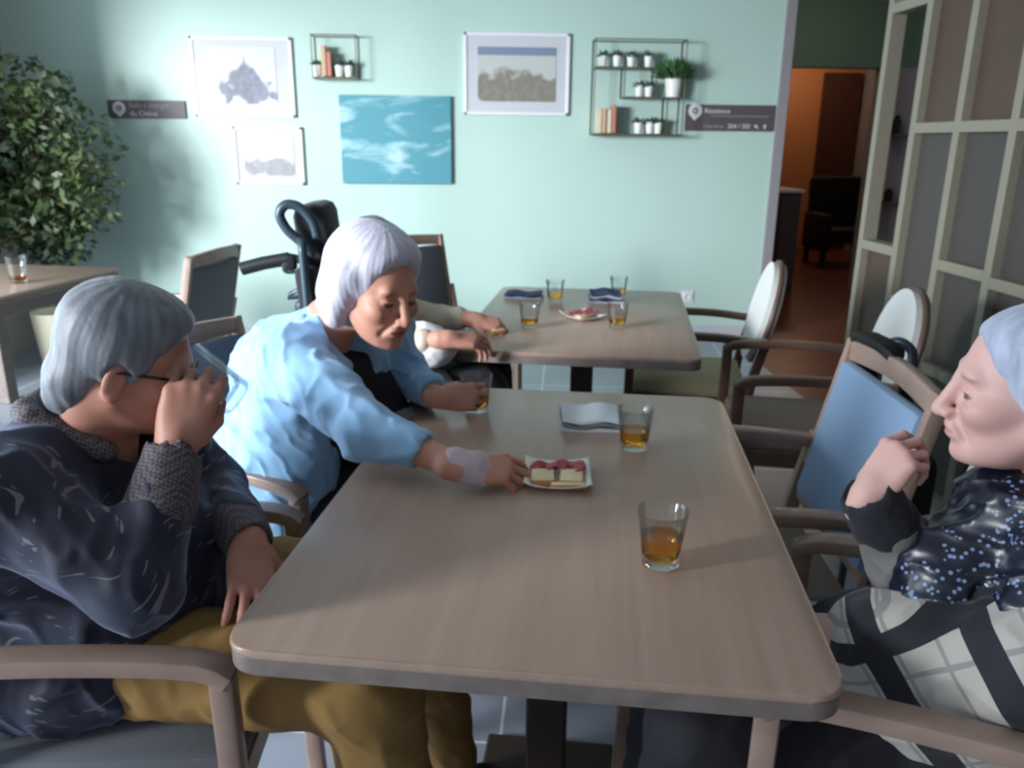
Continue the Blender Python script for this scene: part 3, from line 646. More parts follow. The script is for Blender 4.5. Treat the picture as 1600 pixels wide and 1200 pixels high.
t, a, b, zb, zt, h = wire_shelf('small square wire shelf with tiny pots, high on the wall', 487, 54, 556, 122, .13, [], [(0, 1, .006)])
def px_on(px, Y): return PY(px, 110, Y).x
g = 'tiny white succulent pots on the small wire shelf'
first = pot_plant('tiny white succulent pot at the left end of the small wire shelf', (px_on(496, WY - .07), WY - .07, zb + .012), group=g)
dup(first, (px_on(530, WY - .07), WY - .07, zb + .012), 1.3, 'tiny white succulent pot right beside the tan blocks of the small wire shelf')
dup(first, (px_on(545, WY - .07), WY - .07, zb + .012), 2.1, 'tiny white succulent pot at the right end of the small wire shelf')
for k, (px, hh, m, lab) in enumerate(((508, .19, 'book_tan', 'taller tan book standing on the small wire shelf'), (516, .15, 'book_red', 'shorter reddish book standing on the small wire shelf'))):
    o = obj('book', box((0, 0, hh / 2), (.028, .09, hh), None, .003), m); o.location = (px_on(px, WY - .07), WY - .07, zb + .012); tag(o, lab, 'book', 'books on the small wire shelf')
t, a, b, zb, zt, h = wire_shelf('large square wire shelf with three tiers of small pots, right of the coast print', 929, 61, 1070, 211, .16, [(.33, .40, .71), (.68, .40, .71), (.82, .0, .40)], [(0, 1, .005), (.33, .98, .40), (0, .68, .71)])
YS = WY - .09
def shelf_x(px, py): return PY(px, py, YS).x
row = 'small white succulent pots on the large wire shelf'
zz = [zb + .71 * h + .006, zb + .40 * h + .006, zb + .011]
for z, py, items in ((zz[0], 100, ((942, 'first from the left on the top tier'), (964, 'second from the left on the top tier'), (986, 'third from the left on the top tier'), (1013, 'rightmost on the top tier, set apart'))),
                     (zz[1], 155, ((998, 'left one of the pair on the middle tier'), (1013, 'right one of the pair, touching the large green pot side'))),
                     (zz[2], 203, ((997, 'leftmost of three on the bottom tier'), (1015, 'middle of three on the bottom tier'), (1028, 'rightmost of three on the bottom tier')))):
    for px, lab in items: dup(first, (shelf_x(px, py), YS, z), rnd.random() * 6, 'small white succulent pot, ' + lab, row)
bp = pot_plant('bushy green plant in a larger white pot on the large wire shelf', (shelf_x(1051, 150), YS, zz[1]), .14, .062, 'leaf', 260, .15, .10, lw=.016)
for k, (px, hh, m, lab) in enumerate(((935, .15, 'book_cream', 'cream book leftmost on the bottom tier of the large wire shelf'), (942, .16, 'book_tan', 'tan book second on the bottom tier of the large wire shelf'), (950, .15, 'book_cream', 'cream book between the tan and the red one on the large shelf'), (957, .18, 'book_red', 'taller reddish book rightmost on the bottom tier of the large shelf'))):
    o = obj('book', box((0, 0, hh / 2), (.026, .10, hh), None, .003), m); o.location = (shelf_x(px, 200), YS, zz[2]); tag(o, lab, 'book', 'books on the large wire shelf')
# ------------------------------------------------------------------ leafy tree by the left wall
tp = PY(62, 300, 5.15); tree = thing('potted_tree', 'tall leafy tree in a cream pot at the left end of the mint wall', 'plant', (tp.x, 5.15, 0))
obj('pot', lathe(bmesh.new(), [(0, 0), (.13, 0), (.16, .34), (.145, .34), (.14, .30), (0, .30)], 32), 'cream_ceramic', tree, smooth='auto')
bm = bmesh.new(); tube(bm, cr_pts([(0, 0, .28), (.02, .01, .6), (-.02, 0, .95), (.01, 0, 1.5)], 6), .018, 8)
R = random.Random(5); tips = []
for i in range(26):
    a = R.random() * 2 * PI; z = R.uniform(.75, 1.45); L = R.uniform(.2, .42); e = Vector((math.cos(a) * L, math.sin(a) * L, z + R.uniform(0, .22))); tube(bm, cr_pts([(0, 0, z), e * .5 + Vector((0, 0, z * .5 + .04)), e], 3), .006, 5)
obj('trunk', bm, 'bark', tree, smooth=True)
bm = bmesh.new()
blobs = [((.0, 0, 1.15), .36), ((.20, 0, 1.32), .30), ((-.18, 0, 1.42), .32), ((.05, 0, 1.62), .24), ((.22, -.02, 1.06), .26), ((-.2, 0, 1.0), .32), ((.06, 0, .82), .20), ((-.1, .05, 1.25), .4), ((-.35, 0, 1.25), .3), ((-.05, 0, .92), .26)]
for i in range(3600):
    c, r = R.choice(blobs); d = Vector((R.gauss(0, 1), R.gauss(0, 1), R.gauss(0, 1))).normalized() * r * (R.random() ** .4); p = Vector(c) + d
    if p.x < LX + .09 - tree.location.x: p.x = LX + R.uniform(.09, .2) - tree.location.x
    u = Vector((R.gauss(0, 1), R.gauss(0, 1), R.gauss(-.6, .7))).normalized(); s = u.orthogonal().normalized(); s.rotate(Matrix.Rotation(R.random() * 6, 3, u)); L = R.uniform(.05, .085)
    q = [bm.verts.new(p + v) for v in (Vector((0, 0, 0)), u * L * .5 + s * L * .24, u * L, u * L * .5 - s * L * .24)]
    bm.faces.new(q[:3]); bm.faces.new((q[0], q[2], q[3]))
obj('foliage', bm, 'leaf_tree', tree)
# ================================================================== GLASSES, PLATES, NAPKINS
def tumbler(label, loc, rz=0, liquid=.038, M=None, group=None, r0=.029, r1=.040, H=.094):
    t = thing('drinking_glass', label, 'glass', loc, rz, group)
    if M is not None: t.matrix_world = M
    rr = lambda z: r0 + (r1 - r0) * (z / H) ** 1.2; th = .0016; zs = [.0, .004, .02, .04, .065, H]
    prof = [(0, 0), (r0 - .004, 0), (r0, .003)] + [(rr(z), z) for z in zs[2:]] + [(r1 - th * .5, H + .0008)] + [(rr(z) - th, z) for z in reversed(zs[2:])] + [(r0 - .006, .0135), (0, .012)]
    obj('glass_wall', lathe(bmesh.new(), prof, 40), 'glass', t, smooth='auto')
    if liquid:
        z1 = .0125 + liquid
        obj('juice', lathe(bmesh.new(), [(0, .0125), (r0 - .0058, .0138), (rr(.02) - th + .0002, .02), (rr(.03) - th + .0002, .03), (rr(z1) - th + .0002, z1), (0, z1)], 40), 'juice', t, smooth='auto')
    return t
G1 = 'glasses of orange juice on the middle table'
p = PZ(1031, 882, .75); tumbler('nearest glass of amber juice on the foreground table', (p.x, p.y, .7505))
p = PZ(990, 702, .75); tumbler('glass of amber juice beside the folded napkins on the foreground table', (p.x, p.y, .7505), 0, .034)
gl_hand = PZ(744, 643, .75); tumbler('glass of amber juice under the hand of the woman in the blue jacket', (gl_hand.x, gl_hand.y, .7505), 0, .03)
for px, py, lab in ((867, 473, 'glass of juice behind the others, near the back edge of the middle table'), (827, 514, 'glass of juice nearest the hands on the middle table'),
                    (966, 467, 'glass of juice beside the blue napkin packet on the middle table'), (964, 514, 'glass of juice right of the ham plate on the middle table')):
    p = PZ(px, py - 2, .75); tumbler(lab, (p.x, p.y, .7505), 0, .026, group=G1, H=.09)
p = PZ(30, 442, .75); tumbler('empty glass on the table at the left edge', (p.x, p.y, .7505), 0, .008, H=.12, r0=.034, r1=.044)
def plate(label, loc, rz, s=.13):
    t = thing('square_plate', label, 'plate', loc, rz); bm = bmesh.new(); N = 14; V = []
    for i in range(N + 1):
        for j in range(N + 1):
            u, v = i / N * 2 - 1, j / N * 2 - 1; m_ = max(abs(u), abs(v)); z = .002 + .014 * max(0, m_ - .6) / .4 + .010 * (abs(u * v) ** 2)
            V.append((u * s / 2, v * s / 2 * 1.05, z))
    a = [bm.verts.new(v) for v in V]; b = [bm.verts.new((x, y, z - .0018)) for x, y, z in V]; k = lambda i, j: i * (N + 1) + j
    for i in range(N):
        for j in range(N): bm.faces.new((a[k(i, j)], a[k(i + 1, j)], a[k(i + 1, j + 1)], a[k(i, j + 1)])); bm.faces.new((b[k(i, j + 1)], b[k(i + 1, j + 1)], b[k(i + 1, j)], b[k(i, j)]))
    bd = [k(i, 0) for i in range(N)] + [k(N, j) for j in range(N)] + [k(i, N) for i in range(N, 0, -1)] + [k(0, j) for j in range(N, 0, -1)]
    for i in range(len(bd)): p_, q_ = bd[i], bd[(i + 1) % len(bd)]; bm.faces.new((a[q_], a[p_], b[p_], b[q_]))
    o = obj('dish', bm, 'plate_paper', t, smooth=True); return t
def bread(label, loc, rz, w_=.052, l_=.045, h=.016, group=None, tilt=0):
    t = thing('bread_slice', label, 'bread', loc, rz, group); t.rotation_euler = (tilt, 0, rz)
    obj('crust', box((0, 0, h * .35), (w_, l_, h * .7), None, .004), 'crust', t, smooth='auto'); obj('crumb', box((0, 0, h * .8), (w_ - .006, l_ - .006, h * .4), None, .003), 'bread', t, smooth='auto'); return t
def ham(label, loc, rz, r=.028, group=None, seed=1):
    R = random.Random(seed); bm = bmesh.new(); N = 26; rings = []
    for q in range(5):
        ring = []
        for k in range(N):
            a = 2 * PI * k / N; rr = r * q / 4 * (1 + .10 * math.sin(3 * a + seed)); ring.append(bm.verts.new((rr * math.cos(a), rr * math.sin(a) * .8, .004 * math.sin(4 * a + seed) * (q / 4) ** 2 + .006 * (q / 4) ** 2)))
        rings.append(ring)
    for A, B in zip(rings[1:], rings[2:]):
        for k in range(N): bm.faces.new((A[k], A[(k + 1) % N], B[(k + 1) % N], B[k]))
    bm.faces.new(rings[1]); bmesh.ops.delete(bm, geom=rings[0], context='VERTS')
    o = obj('ham_slice', bm, 'ham', smooth=True); o.location = loc; o.rotation_euler = (0, 0, rz); md = o.modifiers.new('thick', 'SOLIDIFY'); md.thickness = .003; tag(o, label, 'ham', group); return o
pc = PZ(871, 752, .75); pa = -.10
plate('square white plate with bread and ham reached for by the woman in blue', (pc.x, pc.y, .7505), pa, .13)
def on_plate(u, v, z): return (pc.x + u * math.cos(pa) - v * math.sin(pa), pc.y + u * math.sin(pa) + v * math.cos(pa), .7505 + z)
bread('left slice of white bread on the foreground plate', on_plate(-.029, -.012, .005), pa + .03, .050, .060, group='bread slices on the foreground plate')
bread('right slice of white bread on the foreground plate', on_plate(.027, -.012, .005), pa - .04, .050, .062, group='bread slices on the foreground plate')
bread('bread crust strip at the near rim of the foreground plate', on_plate(.02, -.052, .008), pa + .05, .070, .016, .012)
ham('left folded slice of pink ham on the foreground plate', on_plate(-.026, .028, .012), .3, .030, 'ham slices on the foreground plate', 1)
ham('right larger slice of pink ham on the foreground plate', on_plate(.026, .030, .014), -.4, .034, 'ham slices on the foreground plate', 4)
pb = PZ(911, 498, .75); plate('small white plate with ham on the middle table', (pb.x, pb.y, .7505), .5, .13)
ham('dark pink ham slice lying on the plate of the middle table', (pb.x - .015, pb.y + .012, .764), .2, .042, seed=3); ham('folded pink ham slice leaning on the right of the middle table plate', (pb.x + .028, pb.y + .008, .772), 1.2, .036, seed=6)
bread('bread slice under the ham on the middle table plate', (pb.x - .005, pb.y - .018, .757), .5, .06, .045, .012)
p = PZ(778, 522, .75); bread('small piece of bread between the fingers at the near left corner of the middle table', (p.x, p.y, .752), .3, .05, .03, .018)
def napkin_stack(label, loc, rz, w_, d, cols, seed=1, name='napkin_stack'):
    t = thing(name, label, 'napkin', loc, rz); R = random.Random(seed); z = 0
    for i, m in enumerate(cols):
        bm = bmesh.new(); N = 12; h = .008; V = []
        for s in (0, 1):
            g_ = [[bm.verts.new((w_ * (a / N - .5) * (1 - .03 * i), d * (b / 4 - .5), z + s * h * (.9 + .25 * math.sin(a * .9 + seed + i) * (b < 2)) + (.004 * math.sin(a * .7 + seed * 2) * (i > 0)) + .002 * (i > 0))) for b in range(5)] for a in range(N + 1)]; V.append(g_)
        for a in range(N):
            for b in range(4): bm.faces.new((V[1][a][b], V[1][a + 1][b], V[1][a + 1][b + 1], V[1][a][b + 1])); bm.faces.new((V[0][a][b + 1], V[0][a + 1][b + 1], V[0][a + 1][b], V[0][a][b]))
            bm.faces.new((V[0][a][0], V[0][a + 1][0], V[1][a + 1][0], V[1][a][0])); bm.faces.new((V[0][a + 1][4], V[0][a][4], V[1][a][4], V[1][a + 1][4]))
        for b in range(4): bm.faces.new((V[0][0][b + 1], V[0][0][b], V[1][0][b], V[1][0][b + 1])); bm.faces.new((V[0][N][b], V[0][N][b + 1], V[1][N][b + 1], V[1][N][b]))
        obj('napkin_fold', bm, m, t, smooth='auto'); z += h * 1.25
    return t
p = PZ(922, 662, .75); napkin_stack('folded white and grey napkins stacked on the foreground table', (p.x, p.y, .7505), -.06, .145, .125, ['napkin_white', 'napkin_grey', 'napkin_white'], 1)
p = PZ(627, 650, .75); o = napkin_stack('flat grey napkin under the arm at the far left corner of the foreground table', (p.x - .02, p.y, .7505), .1, .10, .07, ['napkin_grey'], 2, 'paper_napkin')
p = PZ(818, 464, .75); napkin_stack('crumpled blue and white napkin at the far left of the middle table', (p.x, p.y, .7505), -.2, .16, .10, ['napkin_white', 'napkin_blue'], 3)
p = PZ(948, 468, .75); napkin_stack('blue and white napkin packet at the back edge of the middle table', (p.x - .01, p.y - .02, .7505), -.1, .14, .14, ['napkin_white', 'napkin_blue', 'napkin_white', 'napkin_blue'], 5)
# ================================================================== PEOPLE
def head_prims(age=1.0, jaw=1.0):
    """local frame: x forward (nose), y to the left, z up; origin between the ears at eye level; chin -.115, crown +.12"""
    P = [el((-.016, 0, .034), (.096, .075, .086), k=.01), el((.032, 0, -.028), (.060, .060, .086), k=.03), el((.034, 0, -.076), (.050 * jaw, .050 * jaw, .036), k=.03)]
    for s in (-1, 1):
        P += [rc((-.002, s * .054, -.050), (.066, s * .022, -.094), .019, .015, k=.02), el((.060, s * .041, -.026), (.030, .024, .022), k=.02)]
    P += [el((.078, 0, -.098), (.019, .021, .017), k=.016), rc((.0775, -.032, .020), (.0775, .032, .020), .012, k=.018)]
    for s in (-1, 1): P += [el((.102, s * .031, .001), (.022, .021, .0155), k=.016, sub=True), el((.0760, s * .031, -.003), (.0140, .0150, .0130), k=.004)]
    for s in (-1, 1): P += [rc((.0905, s * .021, -.005), (.0850, s * .043, -.003), .0026, k=.003, sub=True)]     # closed / lowered lid line
    P += [rc((.090, 0, .010), (.112, 0, -.032), .0085, .0105, k=.012), el((.111, 0, -.037), (.013, .012, .010), k=.006)]
    for s in (-1, 1): P += [el((.101, s * .0125, -.039), (.0115, .0075, .0085), k=.006), el((.107, s * .007, -.047), (.006, .0035, .003), k=.002, sub=True)]
    P += [el((.085, 0, -.062), (.018, .030, .018), k=.014), el((.0975, 0, -.0595), (.0085, .021, .0052), k=.006), el((.0960, 0, -.0705), (.0085, .019, .0060), k=.006), el((.108, 0, -.0655), (.013, .023, .0016), k=.004, sub=True)]
    for s in (-1, 1):
        P += [rc((.097, s * .020, -.042), (.080, s * .034, -.074), .0035 * age, k=.008, sub=True), rc((.074, s * .030, -.022), (.083, s * .022, -.018), .002, k=.006, sub=True)]
        R = Euler((0, .15, s * -.35)).to_matrix()
        P += [el((-.012, s * .079, -.012), (.017, .007, .031), R, k=.004), el((-.004, s * .086, -.006), (.010, .006, .016), R, k=.004, sub=True), el((-.010, s * .079, -.038), (.010, .007, .011), k=.004)]
    return P
def lips_tint(M, extra=None):
    Mi = np.array(M.inverted())
    def f(V):
        L = V @ Mi[:3, :3].T + Mi[:3, 3]
        d = ((L[:, 0] - .100) / .016) ** 2 + (L[:, 1] / .023) ** 2 + ((L[:, 2] + .065) / .010) ** 2
        t = np.clip(1.3 - d, 0, 1) * .8
        for s in (-1, 1):      # cheeks keep a little colour
            d = ((L[:, 0] - .07) / .04) ** 2 + ((L[:, 1] - s * .045) / .03) ** 2 + ((L[:, 2] + .035) / .03) ** 2; t = np.maximum(t, np.clip(1 - d, 0, 1) * .25)
        k = t * 0
        for s in (-1, 1):      # lashes and thin brows
            d = ((L[:, 0] - .088) / .014) ** 2 + ((L[:, 1] - s * .031) / .017) ** 2 + ((L[:, 2] + .006) / .0042) ** 2; k = np.maximum(k, np.clip(1.5 - d, 0, 1) * .85)
            d = ((L[:, 0] - .086) / .016) ** 2 + ((L[:, 1] - s * .034) / .021) ** 2 + ((L[:, 2] - .020 + .002) / .0048) ** 2; k = np.maximum(k, np.clip(1.4 - d, 0, 1) * .35)
        return t, k
    return f
def hand_prims(W, K, N, curl, side=1, s=1.0, spread=.1, thumb=((.022, .030, -.006), (.050, .052, -.016), (.074, .056, -.026), (.094, .052, -.034))):
    """W wrist, K direction of the fingers, N direction of the back of the hand, side +1: thumb on +y. curl: four triples (degrees)"""
    R = frame(K, N); M = Matrix.Translation(Vector(W)) @ R.to_4x4() @ Matrix.Scale(s, 4)
    P = [el((.047, 0, 0), (.050, .037, .0145), k=.014), rc((-.03, 0, 0), (.02, 0, 0), .023, .025, k=.016)]
    ky = (.030, .010, -.010, -.028); kx = (.088, .092, .087, .078); LL = ((.042, .026, .020), (.046, .029, .021), (.042, .027, .020), (.033, .021, .018)); rad = (.0092, .0095, .0090, .0080)
    for i in range(4):
        y = ky[i]; p = Vector((kx[i], y, .001)); P.append(rc((.02, y * .55, 0), p, .013, .0110, k=.012)); a = 0; ya = (1.3 - i) * spread
        for j in range(3):
            a += math.radians(curl[i][j]); d = Vector((math.cos(a) * math.cos(ya), math.cos(a) * math.sin(ya) * .9, -math.sin(a))); q = p + d * LL[i][j]
            P.append(rc(p, q, rad[i] * (1 - .06 * j), rad[i] * (.92 - .07 * j), k=.0035 if j else .006)); p = q
    t = [Vector(v) for v in thumb]
    for j in range(3): P.append(rc(t[j], t[j + 1], (.0155, .0115, .0105)[j], (.0120, .0105, .0088)[j], k=.010 if j == 0 else .003))
    if side < 0: P = [dict(p, **({'a': p['a'] * A3((1, -1, 1)), 'b': p['b'] * A3((1, -1, 1))} if p['t'] == 'rc' else {'c': p['c'] * A3((1, -1, 1))})) for p in P]
    return xf(P, M)
def V(*a): return Vector(a)
def limb(pts, rs, k=.02): return [rc(pts[i], pts[i + 1], rs[i], rs[i + 1], k=k) for i in range(len(pts) - 1)]
def strands(M, amp, f=150, seed=0, flow=.9):
    """hair lines running from the crown down, evaluated in the head frame"""
    Mi = np.array(M.inverted())
    def g(X, Y, Z):
        x = Mi[0, 0] * X + Mi[0, 1] * Y + Mi[0, 2] * Z + Mi[0, 3]; y = Mi[1, 0] * X + Mi[1, 1] * Y + Mi[1, 2] * Z + Mi[1, 3]; z = Mi[2, 0] * X + Mi[2, 1] * Y + Mi[2, 2] * Z + Mi[2, 3]
        th = np.arctan2(y, x + .02); w_ = wob(x, y, z, 22, seed) * .5; return amp * (np.sin(th * f * .15 + w_ * 9 + z * 24 * flow) * .45 + np.sin(th * f * .42 + w_ * 17 + z * 35) * .4 + wob(x, y, z, 38, seed + 2) * 1.3)
    return g
def person(name_label, loc): return thing('person', name_label, 'person', loc)
RB, RG, RH = .0027, .0044, .0032          # grid steps: bodies, garments, hair
def put(parent, o):                         # the meshes are modelled in place; hang them on the person without moving them
    o.parent = parent; o.matrix_parent_inverse = parent.matrix_world.inverted() if False else Matrix.Translation(-Vector(parent.location)); return o
def torso_prims(pel, chest, neck, sl, sr, w_=1.0, belly=None):
    P = [rc(pel, chest, .150 * w_, .155 * w_, k=.04), rc(chest, neck, .13 * w_, .065, k=.05), rc(sl, sr, .070 * w_, .070 * w_, k=.05), rc(chest, (Vector(sl) + Vector(chest)) / 2, .12 * w_, .09 * w_, k=.05), rc(chest, (Vector(sr) + Vector(chest)) / 2, .12 * w_, .09 * w_, k=.05)]
    if belly: P.append(el(belly[0], belly[1], k=.06))
    return P
def shoe(x, y, ang, label=None):
    R = Matrix.Rotation(ang, 3, 'Z'); f = lambda a, b, c: Vector((x, y, 0)) + R @ Vector((a, b, c))
    return [rc(f(-.05, 0, .045), f(.06, 0, .045), .040, .040, k=.02), rc(f(.06, 0, .042), f(.14, 0, .034), .040, .030, k=.02), rc(f(-.05, 0, .06), f(-.045, 0, .10), .042, .042, k=.02), pl(f(0, 0, .003), (0, 0, -1))]
# ---------------------------------------------------------------- wheelchair
wch = thing('wheelchair', 'black wheelchair with high headrest and looped push handles by the middle table', 'wheelchair', (-.50, 2.72, 0))
def wl(p): return Vector(p) - wch.location
def wpx(px, py, Y): return wl(PY(px, py, Y))
obj('headrest', box((-.00, 0, 1.075), (.11, .26, .24), Euler((0, -.10, 0)).to_matrix(), .035), 'black_fabric', wch, smooth='auto')
obj('backrest', box((-.00, 0, .76), (.07, .40, .50), Euler((0, -.08, 0)).to_matrix(), .025), 'black_fabric', wch, smooth='auto')
obj('seat', box((.16, 0, .49), (.42, .40, .07), None, .025), 'black_fabric', wch, smooth='auto')
for s, YY in ((-1, 2.56), (1, 2.86)):
    dy = 0
    obj('push_handle', tube(bmesh.new(), cr_pts([wpx(492, 398, YY), wpx(470, 378, YY), wpx(448, 358, YY), wpx(437, 335, YY), wpx(447, 320, YY), wpx(468, 324, YY), wpx(488, 346, YY), wpx(496, 372, YY)], 5), .0155, 10), 'dark_tube', wch, smooth=True)
    h = obj('push_bar', tube(bmesh.new(), cr_pts([wpx(500, 470, YY), wpx(492, 440, YY), wpx(478, 412, YY), wpx(455, 402, YY), wpx(440, 405, YY)], 5), .0125, 10), 'dark_tube', wch, smooth=True)
    obj('grip', tube(bmesh.new(), [wpx(452, 404, YY), wpx(412, 411, YY), wpx(378, 420, YY)], .0215, 14), 'black_plastic', h, smooth='auto')
    obj('brake_lever', tube(bmesh.new(), cr_pts([wpx(442, 420, YY), wpx(450, 426, YY), wpx(478, 424, YY), wpx(495, 434, YY)], 4), .005, 8), 'dark_tube', h, smooth=True)
    obj('clamp', box(wpx(452, 410, YY), (.045, .04, .05), None, .010), 'black_plastic', h, smooth='auto')
    obj('recline_lever', tube(bmesh.new(), [wpx(498, 438, YY), wpx(452, 460, YY), wpx(450, 465, YY), wpx(500, 462, YY)], .007, 8), 'dark_tube', wch, smooth=True)
    k = obj('knob', lathe(bmesh.new(), [(0, -.02), (.018, -.018), (.024, 0), (.018, .018), (0, .02)], 16), 'black_plastic', wch, smooth='auto'); k.location = wpx(472, 480, YY)
    obj('frame_tube', tube(bmesh.new(), cr_pts([(-.02, s * .20, 1.10), (-.01, s * .21, .85), (.0, s * .215, .55), (.0, s * .215, .30)], 4), .014, 10), 'dark_tube', wch, smooth=True)
    obj('frame_tube', tube(bmesh.new(), cr_pts([(-.05, s * .215, .44), (.30, s * .215, .44), (.40, s * .215, .40), (.46, s * .19, .20), (.52, s * .17, .12)], 4), .013, 10), 'dark_tube', wch, smooth=True)
    obj('armrest', box((.10, s * .235, .69), (.30, .055, .03), None, .012), 'black_plastic', wch, smooth='auto')
    obj('arm_post', tube(bmesh.new(), [(.12, s * .235, .68), (.12, s * .225, .44)], .011, 8), 'dark_tube', wch, smooth=True)
    wr = obj('wheel', tube(bmesh.new(), [(.29 * math.cos(a), 0, .29 * math.sin(a)) for a in [2 * PI * q / 48 for q in range(48)]], .016, 10, True), 'black_plastic', wch, smooth=True); wr.location = (-.03, s * .285, .306)
    obj('hand_rim', tube(bmesh.new(), [(.25 * math.cos(a), s * .03, .25 * math.sin(a)) for a in [2 * PI * q / 48 for q in range(48)]], .008, 8, True), 'steel', wr, smooth=True)
    bm = bmesh.new()
    for q in range(12): a = 2 * PI * q / 12; tube(bm, [(.02 * math.cos(a), 0, .02 * math.sin(a)), (.285 * math.cos(a), 0, .285 * math.sin(a))], .0022, 5)
    tube(bm, [(0, -.03, 0), (0, .03, 0)], .022, 14); obj('spokes', bm, 'steel', wr)
    cs = obj('caster', tube(bmesh.new(), [(.055 * math.cos(a), 0, .055 * math.sin(a)) for a in [2 * PI * q / 24 for q in range(24)]], .018, 10, True), 'black_plastic', wch, smooth=True); cs.location = (.34, s * .22, .074)
    obj('fork', tube(bmesh.new(), [(0, 0, 0), (0, s * .03, .03), (0, s * .0, .36)], .009, 8), 'dark_tube', cs, smooth=True)
    obj('footplate', box((.62, s * .09, .105), (.16, .14, .014), None, .005), 'black_plastic', wch)
# ---------------------------------------------------------------- walking frame and bag by the blue chair
rp = PY(1382, 530, 1.98); wk = thing('walking_stick', 'dark walking stick with a looped handle behind the blue-backed armchair', 'walking stick', (rp.x, 1.98, 0))
obj('crook', tube(bmesh.new(), cr_pts([(.0, .02, .70), (.0, .01, .80), (-.004, 0, .865), (.022, -.02, .905), (.050, -.05, .885), (.046, -.07, .82)], 6), .0125, 12), 'dark_tube', wk, smooth=True)
obj('shaft', tube(bmesh.new(), [(0, .02, .70), (0, .05, .02)], .011, 12), 'dark_tube', wk, smooth=True)
obj('rubber_tip', lathe(bmesh.new(), [(0, 0), (.018, 0), (.013, .03), (0, .03)], 16, (0, .05, 0)), 'black_plastic', wk, smooth='auto')
bg = PZ(1350, 556, .915); bagt = thing('handbag', 'black bag strap and bag hung over the top of the blue-backed armchair', 'bag', (bg.x + .03, bg.y, .60))
obj('strap', tube(bmesh.new(), cr_pts([(.035, -.10, .12), (.03, -.09, .26), (-.0, -.08, .338), (-.01, .0, .352), (0, .08, .338), (.03, .09, .26), (.035, .10, .12)], 6), 0, sq=(.05, .022)), 'black_matte', bagt, smooth='auto')
obj('pouch', box((.085, 0, -.02), (.07, .28, .26), None, .03), 'black_matte', bagt, smooth='auto')
# ---------------------------------------------------------------- the man drinking
HM = V(-.508, 1.185, 1.072); RM = frame((.92, .27, -.34), (.30, .0, 1)); MM = M4(HM, RM, .90)
man = person('elderly man in a dark patterned shirt and mustard trousers, drinking from a glass', (-.66, 1.26, 0))
nk = V(-.595, 1.20, .925); chestm = V(-.635, 1.24, .80); pelm = V(-.69, 1.27, .56)
shR, shL = V(-.645, 1.045, .915), V(-.60, 1.41, .915)
elR, wrR = V(-.455, 1.00, .800), V(-.430, 1.115, .958)
elL, wrL = V(-.485, 1.41, .765), V(-.372, 1.225, .745)
gm = PZ(356, 622, 1.0); 
gdir = V(-.80, .12, .50)                                     # from the glass bottom to its mouth
gbot = V(-.352, 1.175, 1.012)
hold = frame(V(.22, .10, .9), V(.25, -.92, .1))
body = xf(head_prims(1.2, 1.06), MM)
body += limb([MM @ V(-.03, 0, -.05), nk, chestm], [.056, .062, .09], .03) + limb([chestm, pelm], [.12, .13]) + limb([shR, elR, wrR], [.048, .038, .027]) + limb([shL, elL, wrL], [.048, .038, .028])
body += hand_prims(wrR, V(.30, .16, .90), V(.15, -.96, .10), ((62, 62, 20), (64, 66, 22), (66, 66, 22), (60, 60, 25)), side=-1, s=1.0, thumb=((.022, .026, -.012), (.046, .040, -.030), (.068, .036, -.050), (.084, .024, -.062)))
body += hand_prims(wrL, V(.25, -.85, -.42), V(.25, .0, 1), ((25, 30, 15), (28, 30, 15), (30, 32, 15), (34, 30, 15)), side=1, s=1.0)
body += limb([pelm + V(.02, -.06, .02), V(-.17, 1.10, .56), V(-.10, 1.11, .10)], [.07, .055, .04]) + limb([pelm + V(.02, .09, .02), V(-.13, 1.41, .56), V(-.06, 1.43, .10)], [.07, .055, .04])
put(man, sdf('body', body, RB, 'skin_man', tint=lips_tint(MM)))
hair = xf([el((-.025, 0, .044), (.096, .083, .088), k=.01), el((-.060, 0, -.020), (.050, .070, .072), k=.03), rc((-.080, -.02, -.05), (-.078, -.01, -.085), .036, .030, k=.03), rc((-.080, .02, -.05), (-.078, .01, -.085), .036, .030, k=.03), el((.028, .0, .078), (.056, .062, .040), k=.03), el((-.01, -.070, .02), (.040, .020, .040), k=.02), el((-.01, .070, .02), (.040, .020, .040), k=.02),
           el((.120, 0, -.008), (.072, .10, .085), k=.03, sub=True), el((-.008, -.090, -.016), (.024, .018, .034), k=.006, sub=True), el((-.008, .090, -.016), (.024, .018, .034), k=.006, sub=True), el((.06, 0, -.09), (.10, .12, .075), k=.01, sub=True)], MM)
put(man, sdf('hair', hair, RH, 'hair_grey', disp=strands(MM, .0012, seed=3)))
bm = bmesh.new()
for s in (-1, 1):
    tube(bm, [MM @ V(.088, s * .058, .004), MM @ V(.03, s * .080, .006), MM @ V(-.012, s * .082, .002), MM @ V(-.026, s * .080, -.014)], .0024, 8)
    tube(bm, [MM @ V(.102, s * (.032) + .023 * math.cos(a), -.004 + .019 * math.sin(a)) for a in [2 * PI * k / 20 for k in range(20)]], .0020, 6, True)
tube(bm, [MM @ V(.103, -.010, .0), MM @ V(.106, 0, .003), MM @ V(.103, .010, .0)], .0020, 6)
sp = put(man, obj('spectacles', bm, 'spectacle_frame', smooth=True))
shirt = torso_prims(pelm, chestm, nk + V(0, 0, -.01), shL, shR, 1.10, ((-.60, 1.25, .67), (.175, .185, .16)))
shirt += [el((-.70, 1.20, .82), (.13, .20, .13), k=.05)] + limb([shR, elR, elR * .40 + wrR * .60], [.078, .056, .047], .03) + limb([shL, elL, elL * .35 + wrL * .65], [.078, .056, .048], .03)
shirt += [rc(nk + V(-.020, 0, .035), nk + V(.03, 0, -.02), .068, .078, k=.02), el((-.66, 1.27, .55), (.20, .22, .13), k=.05)]
